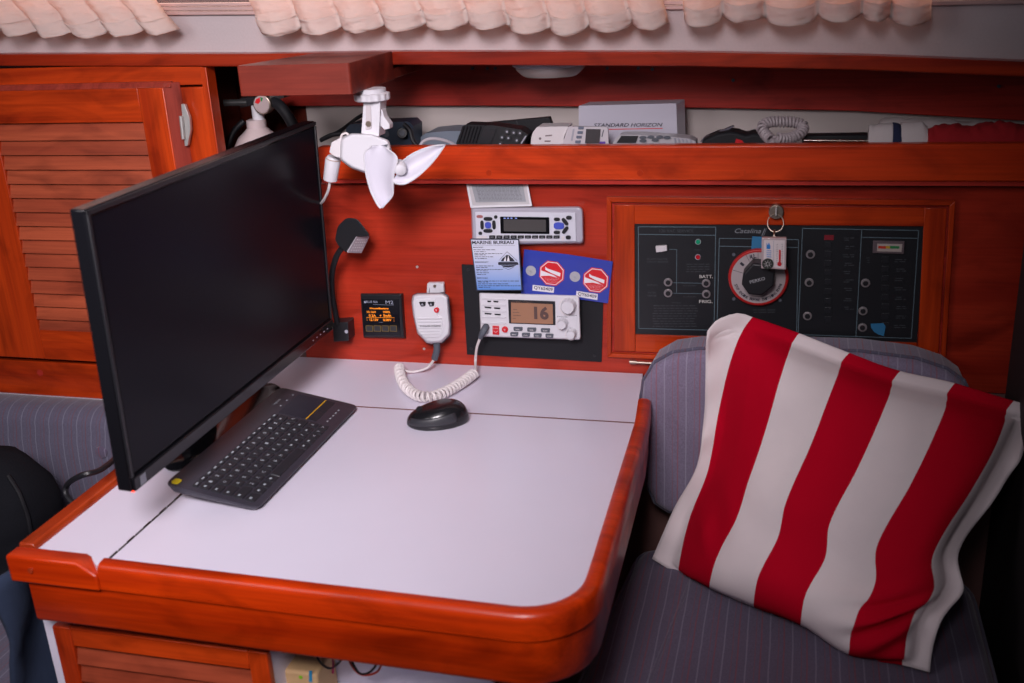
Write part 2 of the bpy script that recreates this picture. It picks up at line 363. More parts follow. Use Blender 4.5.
# edge moulding: front and right, swept profile
def off(poly, d):
    out = []
    for i in range(len(poly)):
        a = V(poly[max(i-1, 0)]); b = V(poly[min(i+1, len(poly)-1)]); t = (b-a).normalized(); n_ = V((t.y, -t.x)); out.append(V(poly[i])+n_*d)
    return out
def sweep(bm, poly, prof):
    rows = []
    for d, z in prof: rows.append([(q.x, q.y, z) for q in off(poly, d)])
    cols = list(zip(*rows)); loft(bm, cols, closed=True, caps=True); return bm
path = [frontL, (-.56, -.7215)]+arc[::-1]+[(-.2178, -.60), (-.2232, -.2095), (-.2300, -.118)]
path = [(V(p).x, V(p).y) for p in path]
prof_t = [(0, .001), (.004, .0035), (.014, .003), (.019, .000), (.021, -.005), (.021, -.033), (.018, -.0350), (0, -.0350)]
bm = B(); sweep(bm, path, prof_t); mk('edge_moulding', bm, wood_edge, tb, smooth=True)
prof_a = [(-.004, -.0355), (.0165, -.0355), (.0165, -.093), (.013, -.0985), (-.004, -.0985)]
pa = [(-.948, -.717)]+path
bm = B(); sweep(bm, pa, prof_a); mk('apron', bm, wood_edge, tb, smooth=True)
# raised left fiddle and the notched front piece
bm = B(); rr = []
for y, xo in ((-.7155, -.967), (-.40, -.968), (-.003, -.969)):
    rr.append([(xo+.003, y, .009), (XL-.004, y, .009), (XL, y, .004), (XL, y, -.03), (xo, y, -.03), (xo, y, .008)])
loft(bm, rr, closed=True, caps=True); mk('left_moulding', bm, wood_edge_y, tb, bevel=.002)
bm = B(); pr = [(-.968, .005), (XH-.034, .005), (XH-.012, -.009), (XH-.0065, -.012), (XH-.0065, -.0345), (-.968, -.0345)]
prism(bm, [(x, -.7415, z) for x, z in pr], (0, .0255, 0)); mk('front_moulding', bm, wood_edge, tb, bevel=.003)
for u, v in ((457, 625), (30, 571)):
    bm = B(); disc(bm, u, v, .0038, -.7430, -.738); mk('wood_plug', bm, wood('plug', (.46, .055, .012), (.3, .03, .01), 'z'), tb)
bm = B(); prism(bm, [(x, y, .0003) for x, y in [(XH, -.2131), (XH, -.2094), (-.2236, -.2064), (-.2232, -.2101)]], (0, 0, -.004)); mk('seam_strip', bm, mat('seam_brown', (.16, .05, .04), .6), tb)
# pedestal with a small louvred door
YP = -.695
ped = thing('pedestal_cupboard', 'white cupboard with a teak louvred door below the left end of the table', 'cupboard', (-.8, -.5, FL))
bm = B(); x0, x1 = P(44, 624, YP).x, P(271, 660, YP).x
box(bm, (x0, YP, FL), (x1, -.10, -.0995)); mk('body', bm, lam, ped)
q = [(53, 628), (264, 655), (275, 800), (80, 800)]
bm = B(); zt2 = P(53, 630, YP-.012).z; 
dx0, dx1 = P(52, 629, YP-.012).x, P(267, 658, YP-.012).x
zz = lambda x: -.1065
f = .028
bm = B(); box(bm, (dx0, YP-.012, -.45), (dx0+f, YP, -.126)); box(bm, (dx1-f, YP-.012, -.45), (dx1, YP, -.126)); box(bm, (dx0, YP-.0118, -.45), (dx1, YP, -.43))
d2 = mk('door', bm, wood_z, ped, bevel=.002)
bm = B(); box(bm, (dx0+f, YP-.0115, -.126-.030), (dx1-f, YP, -.126)); mk('door_rail', bm, wood_x, d2, bevel=.002)
for i in range(10):
    z = -.154-i*.029
    bm = B(); prism(bm, [(dx0+f-.001, YP-.003, z), (dx0+f-.001, YP-.001, z+.002), (dx0+f-.001, YP-.009, z-.030), (dx0+f-.001, YP-.011, z-.031)], (dx1-dx0-2*f+.002, 0, 0)); mk('louvre', bm, wood_louvre, d2)
# storage recess to the right of it
rc = thing('storage_recess', 'white open recess under the table to the right of the cupboard', 'recess', (-.5, -.5, FL))
bm = B(); box(bm, (x1+.001, -.60, FL), (-.36, -.59, -.0995)); mk('back_panel', bm, lam, rc)
bm = B(); box(bm, (x1+.001, -.69, -.255), (-.37, -.601, -.245)); mk('ledge', bm, lam, rc)
yb = -.665
cb = thing('cardboard_box', 'small tan carton with green and blue marks on the ledge under the table', 'box', tuple(P(297, 690, yb)))
bm = B(); zc = -.244
A = P(278, 676, yb); Bq = P(308, 678, yb)
x_a, x_b, z_t = P(277, 672, yb).x, P(316, 672, yb).x, P(290, 671, yb).z
box(bm, (x_a, yb, zc), (x_b, -.605, z_t)); mk('carton', bm, mat('tan_card', (.62, .40, .20), .7, var=.1), cb, bevel=.004)
bm = B(); disc(bm, 300.5, 677.5, .0028, yb-.0006, yb); mk('green_dot', bm, mat('green_ink', (.25, .6, .02), .6), cb, label='green printed dot')
bm = B(); pp(bm, rect(309, 671, 312, 682), yb-.0006, yb); mk('blue_mark', bm, mat('blue_ink', (.02, .25, .5), .6), cb, label='blue printed stripe')
for pts, m_, lb in (([(315, 657), (323, 668), (332, 671), (342, 662), (347, 652)], blk, 'black wire loop hanging under the table beside the tan carton'),
                    ([(330, 654), (333, 664), (333, 676)], mat('crimson_wire', (.4, .01, .08), .5), 'short crimson wire end dangling beside the carton'),
                    ([(346, 658), (356, 674), (366, 678), (378, 674), (384, 660)], mat('redwire', (.5, .03, .01), .5), 'thin red wire looped under the table edge'),
                    ([(348, 656), (358, 675), (368, 676), (376, 668), (380, 655)], blkm, 'black wire running with the thin red wire under the table')):
    cable('wire', [P(u, v-3, -.655) for u, v in pts], .0016, m_, lb, 'wire', group='loose wires under the table')
# ================================================================== LEFT SETTEE
def fabric(name, base, l1, l2, axis=0, pitch=.032, off=0.):
    if name in MATS: return MATS[name]
    m = bpy.data.materials.new(name); m.use_nodes = True; n = m.node_tree; b = n.nodes['Principled BSDF']; L = n.links.new
    tc = n.nodes.new('ShaderNodeTexCoord'); sp = n.nodes.new('ShaderNodeSeparateXYZ'); L(tc.outputs['Object'], sp.inputs[0])
    def M(op, a, b_=None, c_=None):
        q = n.nodes.new('ShaderNodeMath'); q.operation = op
        for i, x in enumerate((a, b_, c_)):
            if x is None: continue
            if isinstance(x, (int, float)): q.inputs[i].default_value = x
            else: L(x, q.inputs[i])
        return q.outputs[0]
    wob = n.nodes.new('ShaderNodeTexNoise'); wob.inputs['Scale'].default_value = 9; L(tc.outputs['Object'], wob.inputs['Vector'])
    x = M('ADD', sp.outputs[axis], M('MULTIPLY', wob.outputs['Fac'], .004))
    def line(ph, w):
        fr = M('FRACT', M('DIVIDE', M('ADD', x, off+ph*pitch+10), pitch)); return M('LESS_THAN', M('ABSOLUTE', M('SUBTRACT', fr, .5)), w)
    nz = n.nodes.new('ShaderNodeTexNoise'); nz.inputs['Scale'].default_value = 420; nz.inputs['Detail'].default_value = 3; L(tc.outputs['Object'], nz.inputs['Vector'])
    nb = n.nodes.new('ShaderNodeTexNoise'); nb.inputs['Scale'].default_value = 14; L(tc.outputs['Object'], nb.inputs['Vector'])
    def mix(f, a, b2, bt='MIX'):
        q = n.nodes.new('ShaderNodeMix'); q.data_type = 'RGBA'; q.blend_type = bt
        L(f, q.inputs[0]) if not isinstance(f, float) else setattr(q.inputs[0], 'default_value', f)
        for i, z in ((6, a), (7, b2)):
            L(z, q.inputs[i]) if not isinstance(z, tuple) else setattr(q.inputs[i], 'default_value', (*z, 1))
        return q.outputs[2]
    c = mix(nz.outputs['Fac'], tuple(v*.55 for v in base), tuple(v*1.45 for v in base))
    c = mix(M('MULTIPLY', nb.outputs['Fac'], .5), c, tuple(v*.7 for v in base))
    c = mix(M('MULTIPLY', line(0, .03), .42), c, l1); c = mix(M('MULTIPLY', line(.38, .03), .5), c, l2); c = mix(M('MULTIPLY', line(.62, .02), .35), c, l2)
    L(c, b.inputs['Base Color']); b.inputs['Roughness'].default_value = .95; b.inputs['Sheen Weight'].default_value = .25; b.inputs['Specular IOR Level'].default_value = .1
    bp = n.nodes.new('ShaderNodeBump'); bp.inputs['Strength'].default_value = .35; bp.inputs['Distance'].default_value = .0015; L(nz.outputs['Fac'], bp.inputs['Height']); L(bp.outputs[0], b.inputs['Normal'])
    MATS[name] = m; return m
fab = fabric('blue_grey_pinstripe', (.115, .105, .155), (.27, .27, .35), (.17, .05, .055))
fab_seat = fabric('blue_grey_pinstripe_seat', (.115, .092, .145), (.27, .25, .34), (.24, .04, .05))
def cushion(bm, outline, d, rnd, ax, N=6, crown=0.0):
    """rounded slab: outline (3-D polygon) inflated along ax by d, edges rounded by rnd"""
    c = sum((V(p) for p in outline), V((0, 0, 0)))/len(outline); ax = V(ax).normalized(); rows = []
    ks = []
    for k in range(N+1):
        a = -PI/2+PI/2*k/N; ks.append((1-math.cos(a), rnd+rnd*math.sin(a)))
    for k in range(N+1):
        a = PI/2*k/N; ks.append((1-math.cos(a), d-rnd+rnd*math.sin(a)))
    nrm = []
    n = len(outline); pts = [V(p) for p in outline]
    for i in range(n):
        t = (pts[(i+1) % n]-pts[i-1]).normalized(); o = t.cross(ax); 
        if o.dot(pts[i]-c) < 0: o = -o
        nrm.append(o.normalized())
    for s, h in ks: rows.append([pts[i]-nrm[i]*rnd*s+ax*h for i in range(n)])
    rr = [rows[0]]; 
    R = [[bm.verts.new(p) for p in r] for r in rows]
    for i in range(len(R)-1):
        for j in range(n):
            k = (j+1) % n; bm.faces.new((R[i][j], R[i][k], R[i+1][k], R[i+1][j]))
    bm.faces.new(R[0][::-1])
    # crowned top
    prev = R[-1]; top = rows[-1]; cc = sum(top, V((0, 0, 0)))/n
    for f_, hh in ((.85, .55), (.6, .85), (.3, .97)):
        nw = [bm.verts.new(cc+(p-cc)*f_+ax*crown*hh) for p in top]
        for j in range(n):
            k = (j+1) % n; bm.faces.new((prev[j], prev[k], nw[k], nw[j]))
        prev = nw
    v = bm.verts.new(cc+ax*crown)
    for j in range(n): bm.faces.new((prev[j], prev[(j+1) % n], v))
    return bm
def piping(bm, pts, r=.0035): return tube(bm, [V(p) for p in pts]+[V(pts[0])], r, 8, caps=False)
ls = thing('back_cushion', 'grey pinstriped back cushion with a button below the louvred cabinet', 'cushion', (-1.4, -.1, -.45))
q = [(-1.9, -.02, -.468), (-1.02, -.02, -.468), (-1.02, -.02, -.094), (-1.9, -.02, -.094)]
ol = [(x, -.02, z) for x, z in rq([(a[0], a[2]) for a in q], .05)]
bm = B(); cushion(bm, ol, .10, .04, (0, -1, 0), crown=.012); mk('pad', bm, fab, ls, smooth=True)
c = P(102, 452, -.128)
bm = B(); lathe(bm, [(.0001, .004), (.010, .003), (.013, 0), (.012, -.004), (.004, -.006)], c, (0, 1, 0), 20); mk('button', bm, fab_seat, ls, smooth=True)
ss = thing('seat_cushion', 'blue grey seat cushion at the bottom left corner under the backpack', 'cushion', (-1.3, -.5, -.6))
ol = [(x, y, -.47) for x, y in rq([(-1.9, -.90), (-1.085, -.90), (-1.085, -.14), (-1.9, -.14)], .06)]
bm = B(); cushion(bm, ol, .14, .03, (0, 0, 1), crown=.01); mk('pad', bm, fab, ss, smooth=True)
bm = B(); piping(bm, [(x, y, -.355) for x, y in rq([(-1.905, -.905), (-1.08, -.905), (-1.08, -.135), (-1.905, -.135)], .06)]); mk('piping', bm, fab, ss, smooth=True)
bench = thing('settee', 'dark base of the left settee below its seat cushion', 'settee', (-1.5, -.5, FL))
bm = B(); box(bm, (-1.9, -.88, FL), (-1.10, -.03, -.475)); mk('body', bm, brown, bench)
jn = thing('folded_jeans', 'dark blue denim cloth hanging between the settee and the table end', 'cloth', (-1.03, -.6, -.3))
bm = B(); rows = []
for i in range(26):
    z = -.06-i*.018; rows.append([(-1.035+.014*math.sin(j*.9+i*.35)+.006*noise.noise(V((j*.4, i*.3, 0))), -.72+j*.03, z+.004*math.sin(j)) for j in range(12)])
loft(bm, rows); o = mk('cloth', bm, mat('dark_denim', (.018, .03, .065), .95, bump=(120, .4)), jn, smooth=True)
s = o.modifiers.new('s', 'SOLIDIFY'); s.thickness = .01
# backpack
bp_ = thing('backpack', 'black backpack resting on the left settee beside the table', 'bag', (-1.33, -.3, -.32))
bm = B(); rows = []
pr = [(0, 452, 56)]
ctr = P(6, 560, -.27); 
for k in range(15):
    t = k/14; z = -.322+.215*t
    w = .15*(1-max(0, t-.45)**2*1.9)*(1-.15*(1-t)); dd = .10*(1-max(0, t-.4)**2*1.8)
    if k == 14: w *= .5; dd *= .5
    rows.append([(-1.45+w*math.copysign(abs(math.cos(a))**.75, math.cos(a))+.006*noise.noise(V((a*2, t*6, 1))), -.27+dd*math.copysign(abs(math.sin(a))**.75, math.sin(a))+.008*noise.noise(V((a*2, t*6, 5))), z) for a in [i*2*PI/36 for i in range(36)]])
loft(bm, rows, closed=True, caps=True); mk('bag_body', bm, mat('black_nylon', (.009, .0095, .013), .9, bump=(220, .4), spec=.15), bp_, smooth=True)
bm = B(); rr = [V(r[3])+V((.004, -.004, 0)) for r in rows[:13]]; tube(bm, [V(rows[i][34])+V((.002, -.004, 0)) for i in range(1, 13)], .004, 8); mk('zip_seam', bm, blkm, bp_, smooth=True)
bm = B(); tube(bm, [P(13, 563, -.38), P(15, 568, -.38), P(17, 566, -.38), P(16, 561, -.38), P(13, 562, -.38)], .0016, 8); mk('zip_pull', bm, silver, bp_, smooth=True, label='small metal zip pull')
# ================================================================== RIGHT SEAT
bc = thing('back_cushion', 'blue grey pinstriped back cushion with rounded corners behind the striped pillow', 'cushion', (.05, -.05, -.23))
ys = -.010
op = [P(*a, -.075) for a in ((641, 410), (645, 378), (656, 360), (674, 350), (700, 346.5), (760, 346), (860, 349), (915, 356), (945, 366), (962, 378), (970, 395))]
lf = [V((op[0].x+.005, 0, -.10)), V((op[0].x+.012, 0, -.17)), V((op[0].x+.026, 0, -.205)), V((op[0].x+.05, 0, -.22))]
outl = [(p.x, ys, p.z) for p in op]+[(.297, ys, -.02), (.297, ys, -.19), (.28, ys, -.215), (.25, ys, -.222), (0.05, ys, -.222)]+[(p.x, ys, p.z) for p in lf[::-1]]
bm = B(); cushion(bm, outl, .095, .018, (0, -1, 0), crown=.006); mk('pad', bm, fabric('blue_grey_pinstripe_back', (.24, .20, .29), (.42, .40, .50), (.34, .08, .09), pitch=.036, off=.01), bc, smooth=True)
bm = B(); piping(bm, [(x*1.0+(x-.03)*.004, -.088, z+(z+.06)*.012) for x, y, z in outl], .003); mk('piping', bm, fab, bc, smooth=True)
sc_ = thing('seat_cushion', 'dark blue grey pinstriped seat cushion under the striped pillow', 'cushion', (0, -.35, -.35))
L0, L1 = T(640, 548, -.25), T(570, 683, -.25)
zs = -.352
def seatpoly():
    xl0, xl1 = -.222, -.285
    q = [(xl0, -.150), (.300, -.150), (.300, -.78), (xl1, -.78)]
    return rq(q, [.05, .07, .06, .06], 6)
ol = [(x, y, zs) for x, y in seatpoly()]
# grid-topped seat so that the pleat can be pressed in
bm = B(); cushion(bm, ol, .100, .022, (0, 0, 1), crown=.004)
seat = mk('pad', bm, fab_seat, sc_, smooth=True)
bm = B(); a, b_ = T(688, 586, -.248), T(647, 686, -.248); d = (b_-a); a2 = a-d*.5; b2 = a+d*1.6
tube(bm, [V((a2.x, a2.y, -.2495)), V((b2.x, b2.y, -.2495))], .003, 8); mk('pleat_seam', bm, fab_seat, sc_, smooth=True)
bm = B(); piping(bm, [(x*1.002, y-.0, -.266) for x, y, z in ol], .0032); mk('piping', bm, fab, sc_, smooth=True)
sb = thing('settee_bench', 'dark wooden seat base below the right seat cushion', 'seat', (0, -.4, FL))
bm = B(); box(bm, (-.20, -.74, FL), (.30, -.02, -.356)); mk('body', bm, brown, sb)
# ------------------------------------------------------------------ striped pillow
pil = thing('striped_pillow', 'square red and white striped pillow with flanged edges leaning on the right seat', 'pillow', (0, -.25, -.25))
def depth(u, v, p): return (p-CAM).dot(FW)
TLp, TRp, BLp, BRp = P(706, 335, -.118), P(1042, 410, -.135), T(653, 556, -.243), T(931, 676, -.240)
dTL, dTR, dBL, dBR = [(p-CAM).dot(FW) for p in (TLp, TRp, BLp, BRp)]
def at(u, v, d): r = ray(u, v); return CAM+r*(d/r.dot(FW))
def interp(tab, t):
    for i in range(len(tab)-1):
        if t <= tab[i+1][0]+1e-9:
            t1, t2 = tab[i][0], tab[i+1][0]; f = (t-t1)/(t2-t1); p1, p2 = tab[i][1], tab[i+1][1]; out = []
            for c_ in (0, 1):
                m1 = (p2[c_]-tab[i-1][1][c_])/(t2-tab[i-1][0])*(t2-t1) if i > 0 else p2[c_]-p1[c_]
                m2 = (tab[i+2][1][c_]-p1[c_])/(tab[i+2][0]-t1)*(t2-t1) if i+2 < len(tab) else p2[c_]-p1[c_]
                out.append((2*f**3-3*f**2+1)*p1[c_]+(f**3-2*f**2+f)*m1+(-2*f**3+3*f**2)*p2[c_]+(f**3-f**2)*m2)
            return tuple(out)
    return tab[-1][1]
def interp_lin(tab, t):
    for (t0, a), (t1, b) in zip(tab, tab[1:]):
        if t <= t1+1e-9:
            f = (t-t0)/(t1-t0); return (a[0]+(b[0]-a[0])*f, a[1]+(b[1]-a[1])*f)
    return tab[-1][1]
top_ = [(0, (708, 330)), (.035, (718, 319)), (.07, (738, 313)), (.10, (752, 317)), (.27, (798, 333)), (.43, (848, 352)), (.59, (899, 371)), (.74, (954, 383)), (.90, (1012, 400)), (1, (1042, 408))]
bot_ = [(0, (653, 556)), (.10, (678, 574)), (.27, (709, 588)), (.43, (753, 605)), (.59, (799, 625)), (.74, (846, 655)), (.90, (901, 663)), (1, (931, 676))]
lef_ = [(0, (708, 330)), (.1, (706, 350)), (.35, (704, 412)), (.6, (697, 465)), (.78, (673, 511)), (1, (653, 556))]
rig_ = [(0, (1042, 408)), (.2, (1024, 446)), (.4, (1001, 488)), (.58, (960, 555)), (.70, (962, 590)), (.85, (938, 622)), (1, (931, 676))]
def coons(u, v):
    c0, c1, d0, d1 = interp(top_, u), interp(bot_, u), interp(lef_, v), interp(rig_, v)
    P00, P10, P01, P11 = top_[0][1], top_[-1][1], bot_[0][1], bot_[-1][1]
    return [(1-v)*c0[i]+v*c1[i]+(1-u)*d0[i]+u*d1[i]-((1-u)*(1-v)*P00[i]+u*(1-v)*P10[i]+(1-u)*v*P01[i]+u*v*P11[i]) for i in (0, 1)]
def base_pt(u, v):
    px = coons(u, v); d = (1-v)*((1-u)*dTL+u*dTR)+v*((1-u)*dBL+u*dBR); return at(px[0], px[1], d)
nrm = (TRp-TLp).cross(BLp-TLp).normalized()
if nrm.dot(CAM-TLp) < 0: nrm = -nrm
fl = .085
def bulge(u, v):
    a = max(0., min(1., (min(u, 1-u)-fl*.8)/.30)); b = max(0., min(1., ((v-.06)/.30) if v < .5 else (1-v-.015)/.20))
    f = lambda t: math.sqrt(max(0, 1-(1-t)**2))
    return (f(a)*f(b))**.85
NN = 72
def stripe_uv(q):
    u, v = q[0]/NN, q[1]/NN; return (u+.056*math.sin(PI*v)**.8*(1-u**4)*(1 if q[0] > 0 else .3), 1-v)
def pil_pt(u, v, side):
    p = base_pt(u, v); bl = bulge(u, v)
    e = max(0, 1-min(u, 1-u)/fl)
    ev = max(0, 1-min(v, 1-v)/.05)
    wob = .010*e*math.sin(v*13+1+u*3)+.005*e*math.sin(v*31)+.005*ev*math.sin(u*14+2)
    wr = .006*noise.noise(V((u*5, v*5, 3)))*bl+.0045*noise.noise(V((u*13, v*4, 8)))*min(1, bl*2)*(1-bl*.6)
    # creases at the lower right corner
    cr = .009*math.sin((u+v*1.6)*34)*math.exp(-((u-.82)**2+(v-.84)**2)/.014)+.006*math.sin((v*1.3-u)*30)*math.exp(-((u-.1)**2+(v-.75)**2)/.012)
    h = (.082*bl+wr+cr*bl*1.6+.0018) if side > 0 else (-.013*bl-.0018)
    h -= side*(.0080*math.exp(-((v-.080)/.011)**2)*min(1, min(u, 1-u)*12)+.0040*math.exp(-((min(u, 1-u)-.092)/.012)**2)*min(1, min(v, 1-v)*12))
    return p+nrm*(h+wob)
bm = B(); uvl = bm.loops.layers.uv.new('UVMap'); G = {}
for s in (1, -1):
    for i in range(NN+1):
        for j in range(NN+1):
            G[s, i, j] = bm.verts.new(pil_pt(i/NN, j/NN, s))
    for i in range(NN):
        for j in range(NN):
            ij = [(i, j), (i+1, j), (i+1, j+1), (i, j+1)]
            f_ = bm.faces.new([G[(s,)+q] for q in (ij if s > 0 else ij[::-1])])
            for l, q in zip(f_.loops, ij if s > 0 else ij[::-1]): l[uvl].uv = stripe_uv(q)
def rim(seq):
    for (a, b) in zip(seq, seq[1:]):
        f_ = bm.faces.new([G[(1,)+a], G[(-1,)+a], G[(-1,)+b], G[(1,)+b]])
        for l, q in zip(f_.loops, (a, a, b, b)): l[uvl].uv = stripe_uv(q)
rim([(i, 0) for i in range(NN+1)]); rim([(NN, j) for j in range(NN+1)]); rim([(i, NN) for i in range(NN, -1, -1)]); rim([(0, j) for j in range(NN, -1, -1)])
pm_ = bpy.data.materials.new('striped_canvas'); pm_.use_nodes = True; n = pm_.node_tree; b = n.nodes['Principled BSDF']; L = n.links.new
tc = n.nodes.new('ShaderNodeUVMap'); sp = n.nodes.new('ShaderNodeSeparateXYZ'); L(tc.outputs[0], sp.inputs[0])
cr = n.nodes.new('ShaderNodeValToRGB'); cr.color_ramp.interpolation = 'CONSTANT'; L(sp.outputs[0], cr.inputs[0])
WH, RD = (.82, .72, .73, 1), (.50, .002, .018, 1); e = cr.color_ramp.elements; e[0].color = WH; e[1].position = .10; e[1].color = RD
for i, q in enumerate((.27, .43, .59, .74, .90)):
    x = e.new(q); x.color = WH if i % 2 == 0 else RD
tc2 = n.nodes.new('ShaderNodeTexCoord'); nz = n.nodes.new('ShaderNodeTexNoise'); nz.inputs['Scale'].default_value = 700; L(tc2.outputs['Object'], nz.inputs['Vector'])
nb = n.nodes.new('ShaderNodeTexNoise'); nb.inputs['Scale'].default_value = 9; nb.inputs['Detail'].default_value = 5; L(tc2.outputs['Object'], nb.inputs['Vector'])
mx = n.nodes.new('ShaderNodeMix'); mx.data_type = 'RGBA'; mx.blend_type = 'MULTIPLY'; mx.inputs[0].default_value = .22
cr3 = n.nodes.new('ShaderNodeValToRGB'); cr3.color_ramp.elements[0].position = .3; cr3.color_ramp.elements[1].position = .62; cr3.color_ramp.elements[0].color = (.62, .60, .64, 1); L(nb.outputs['Fac'], cr3.inputs[0])
L(cr.outputs[0], mx.inputs[6]); L(cr3.outputs[0], mx.inputs[7]); L(mx.outputs[2], b.inputs['Base Color']); b.inputs['Roughness'].default_value = .9; b.inputs['Specular IOR Level'].default_value = .05
bp = n.nodes.new('ShaderNodeBump'); bp.inputs['Strength'].default_value = .3; bp.inputs['Distance'].default_value = .001; L(nz.outputs['Fac'], bp.inputs['Height']); L(bp.outputs[0], b.inputs['Normal'])
mk('cover', bm, pm_, pil, smooth=True, auto=False)
# ================================================================== SCREEN, KEYBOARD, MOUSE
S_ = 1.052
O = CAM+(V((-.75068, -.76024, .12738))-CAM)*S_
yw, ptc = 1.55039, -.03795
O.z -= .0065; mu = V((math.cos(yw), math.sin(yw), 0)); mn = V((math.sin(yw), -math.cos(yw), 0)); mv = V((0, 0, 1))*math.cos(ptc)-mn*math.sin(ptc); mn = mu.cross(mv).normalized(); ra_ = .012; mu, mv = mu*math.cos(ra_)+mv*math.sin(ra_), mv*math.cos(ra_)-mu*math.sin(ra_)
MW, MH = .58*S_, .34738*S_
MM = Matrix(((mu.x, mv.x, mn.x, O.x), (mu.y, mv.y, mn.y, O.y), (mu.z, mv.z, mn.z, O.z), (0, 0, 0, 1)))
mo = thing('computer_monitor', 'large black flat screen standing at the left end of the white table', 'monitor', (O.x-.06, O.y+.3, 0))
XA = .010
bm = B(); box(bm, (XA, 0, -.020), (MW, MH, 0), MM); mk('housing', bm, blkg, mo, bevel=.002)
bm = B(); box(bm, (XA+.07, .05, -.045), (MW-.07, MH-.06, -.0205), MM); mk('back_shell', bm, blk, mo, bevel=.012)
bm = B(); box(bm, (XA+.009, .024, .0002), (MW-.008, MH-.010, .0010), MM)
sm = mat('screen_glass', (.006, .006, .010), .3, coat=0, spec=.10); mk('screen', bm, sm, mo)
bm = B(); box(bm, (XA+.002, .0005, .0006), (MW-.002, .0195, .0050), MM); mk('lower_bezel', bm, blkg, mo, bevel=.0015)
bm = B(); box(bm, (XA+.0005, .02, .0003), (XA+.006, MH-.001, .0035), MM); box(bm, (XA+.0005, MH-.007, .0003), (MW-.001, MH-.001, .0035), MM); box(bm, (MW-.006, .02, .0003), (MW-.001, MH-.008, .0035), MM); mk('bezel', bm, blk, mo, bevel=.001)
bm = B(); box(bm, (XA+.002, -.0008, -.002), (XA+.007, .001, .002), MM); mk('power_light', bm, mat('led_red', (.8, .05, .02), .4, emit=(1, .05, .01), es=1.6), mo, label='small glowing red power light')
bm = B(); box(bm, (XA+.014, .003, .0051), (XA+.026, .016, .0054), MM); mk('sticker', bm, mat('sticker_grey', (.22, .23, .27), .5), mo)
bm = B()
for i in range(5): box(bm, (MW-.03-i*.014, .009, .0051), (MW-.026-i*.014, .0105, .0054), MM)
mk('button_marks', bm, gry, mo)
bm = B(); box(bm, (-.925, -.40, .010), (-.895, -.32, .22)); mk('stand_neck', bm, blkg, mo, bevel=.006)
bm = B(); rr = [[(-.882+.054*s*math.cos(a*2*PI/40), -.315+.165*s*math.sin(a*2*PI/40), z) for a in range(40)] for s, z in ((1, .0), (1.02, .004), (.98, .009), (.8, .012))]
loft(bm, rr, closed=True, caps=True); mk('stand_base', bm, blkg, mo, smooth=True)
# keyboard
ka = -.0122; KC = V((-.7584, -.3988, 0))
kX = V((-math.sin(ka), math.cos(ka), 0)); kY = V((-math.cos(ka), -math.sin(ka), 0))
kX *= .995; kY *= 1.025; tilt = math.atan2(.025, .138); kYt = kY*math.cos(tilt)+V((0, 0, math.sin(tilt))); kZ = kX.cross(kYt)
KO = KC+V((0, 0, .0212))
def KM(x, y, z=0): return KO+kX*x+kYt*y+kZ*z   # x left->right (0 centre), y up
kb = thing('wireless_keyboard', 'dark grey slim keyboard with built in touchpad lying in front of the screen', 'keyboard', tuple(KC))
ol2 = rq([(-.177, -.07), (.177, -.07), (.177, .07), (-.177, .07)], [.016]*4, 6)
bm = B(); top = [KM(x, y, -.0004) for x, y in ol2]; mid = [KM(x*1.003, y*1.006, -.003) for x, y in ol2]; low = [KM(x*.975, y*.94, -.0088-(y+.07)*.03) for x, y in ol2]
tp = [KM(x*.994, y*.985, 0) for x, y in ol2]
loft(bm, [low, mid, top, tp], closed=True, caps=True); mk('case', bm, mat('graphite_case', (.036, .033, .046), .42, bump=(500, .1)), kb, smooth=True)
keym = mat('key_black', (.020, .020, .026), .5); U = .0181; ky0 = -.0595; kx0 = -.1685
rows = [[('', 1.25), ('', 1), ('', 1), ('', 1), (' ', 5.0), ('', 1), ('', 1), ('<', .9), ('v', .9), ('>', .9)],
        [('', 1.9)]+[(c, 1) for c in 'ZXCVBNM,./']+[('', 1.15), ('^', .9)],
        [('', 1.5)]+[(c, 1) for c in "ASDFGHJKL;'"]+[('', 1.45)],
        [('', 1.2)]+[(c, 1) for c in 'QWERTYUIOP[]']+[('\\', .75)],
        [('`', .75)]+[(c, 1) for c in '1234567890-=']+[('', 1.2)],
        [('', .93)]*15]
leg = B(); totw = 13.95*U
for r, row in enumerate(rows):
    W_ = sum(w for _, w in row)*U; k = totw/W_; x = kx0; h = .0148 if r < 5 else .0080; y = ky0+r*.0172
    for cch, w in row:
        ww = w*U*k; bm = B()
        q = rq([(x+.0011, y), (x+ww-.0011, y), (x+ww-.0011, y+h), (x+.0011, y+h)], .0022, 3); cxk, cyk = x+ww/2, y+h/2
        loft(bm, [[KM(a, b_, 0) for a, b_ in q], [KM(cxk+(a-cxk)*.97, cyk+(b_-cyk)*.96, .0016) for a, b_ in q], [KM(cxk+(a-cxk)*.90, cyk+(b_-cyk)*.88, .0019) for a, b_ in q]], closed=True, caps=True)
        mk('key', bm, keym, kb)
        zz = .00195
        if cch.strip() and cch not in ",.'`;": text(leg, cch, KM(x+.0055, y+.0050, zz), kX*.0042, kYt*.0050, .0001, .02)
        elif r == 5: prism(leg, [KM(x+.005, y+.003, zz), KM(x+.011, y+.003, zz), KM(x+.011, y+.0052, zz), KM(x+.005, y+.0052, zz)], kZ*.0001)
        elif cch != ' ': prism(leg, [KM(x+.005, y+.0065, zz), KM(x+.0095, y+.0065, zz), KM(x+.0095, y+.0095, zz), KM(x+.005, y+.0095, zz)], kZ*.0001)
        x += ww
mk('key_legends', leg, mat('key_print', (.38, .43, .48), .6), kb)
bm = B(); q = rq([(.090, -.016), (.166, -.016), (.166, .031), (.090, .031)], .003)
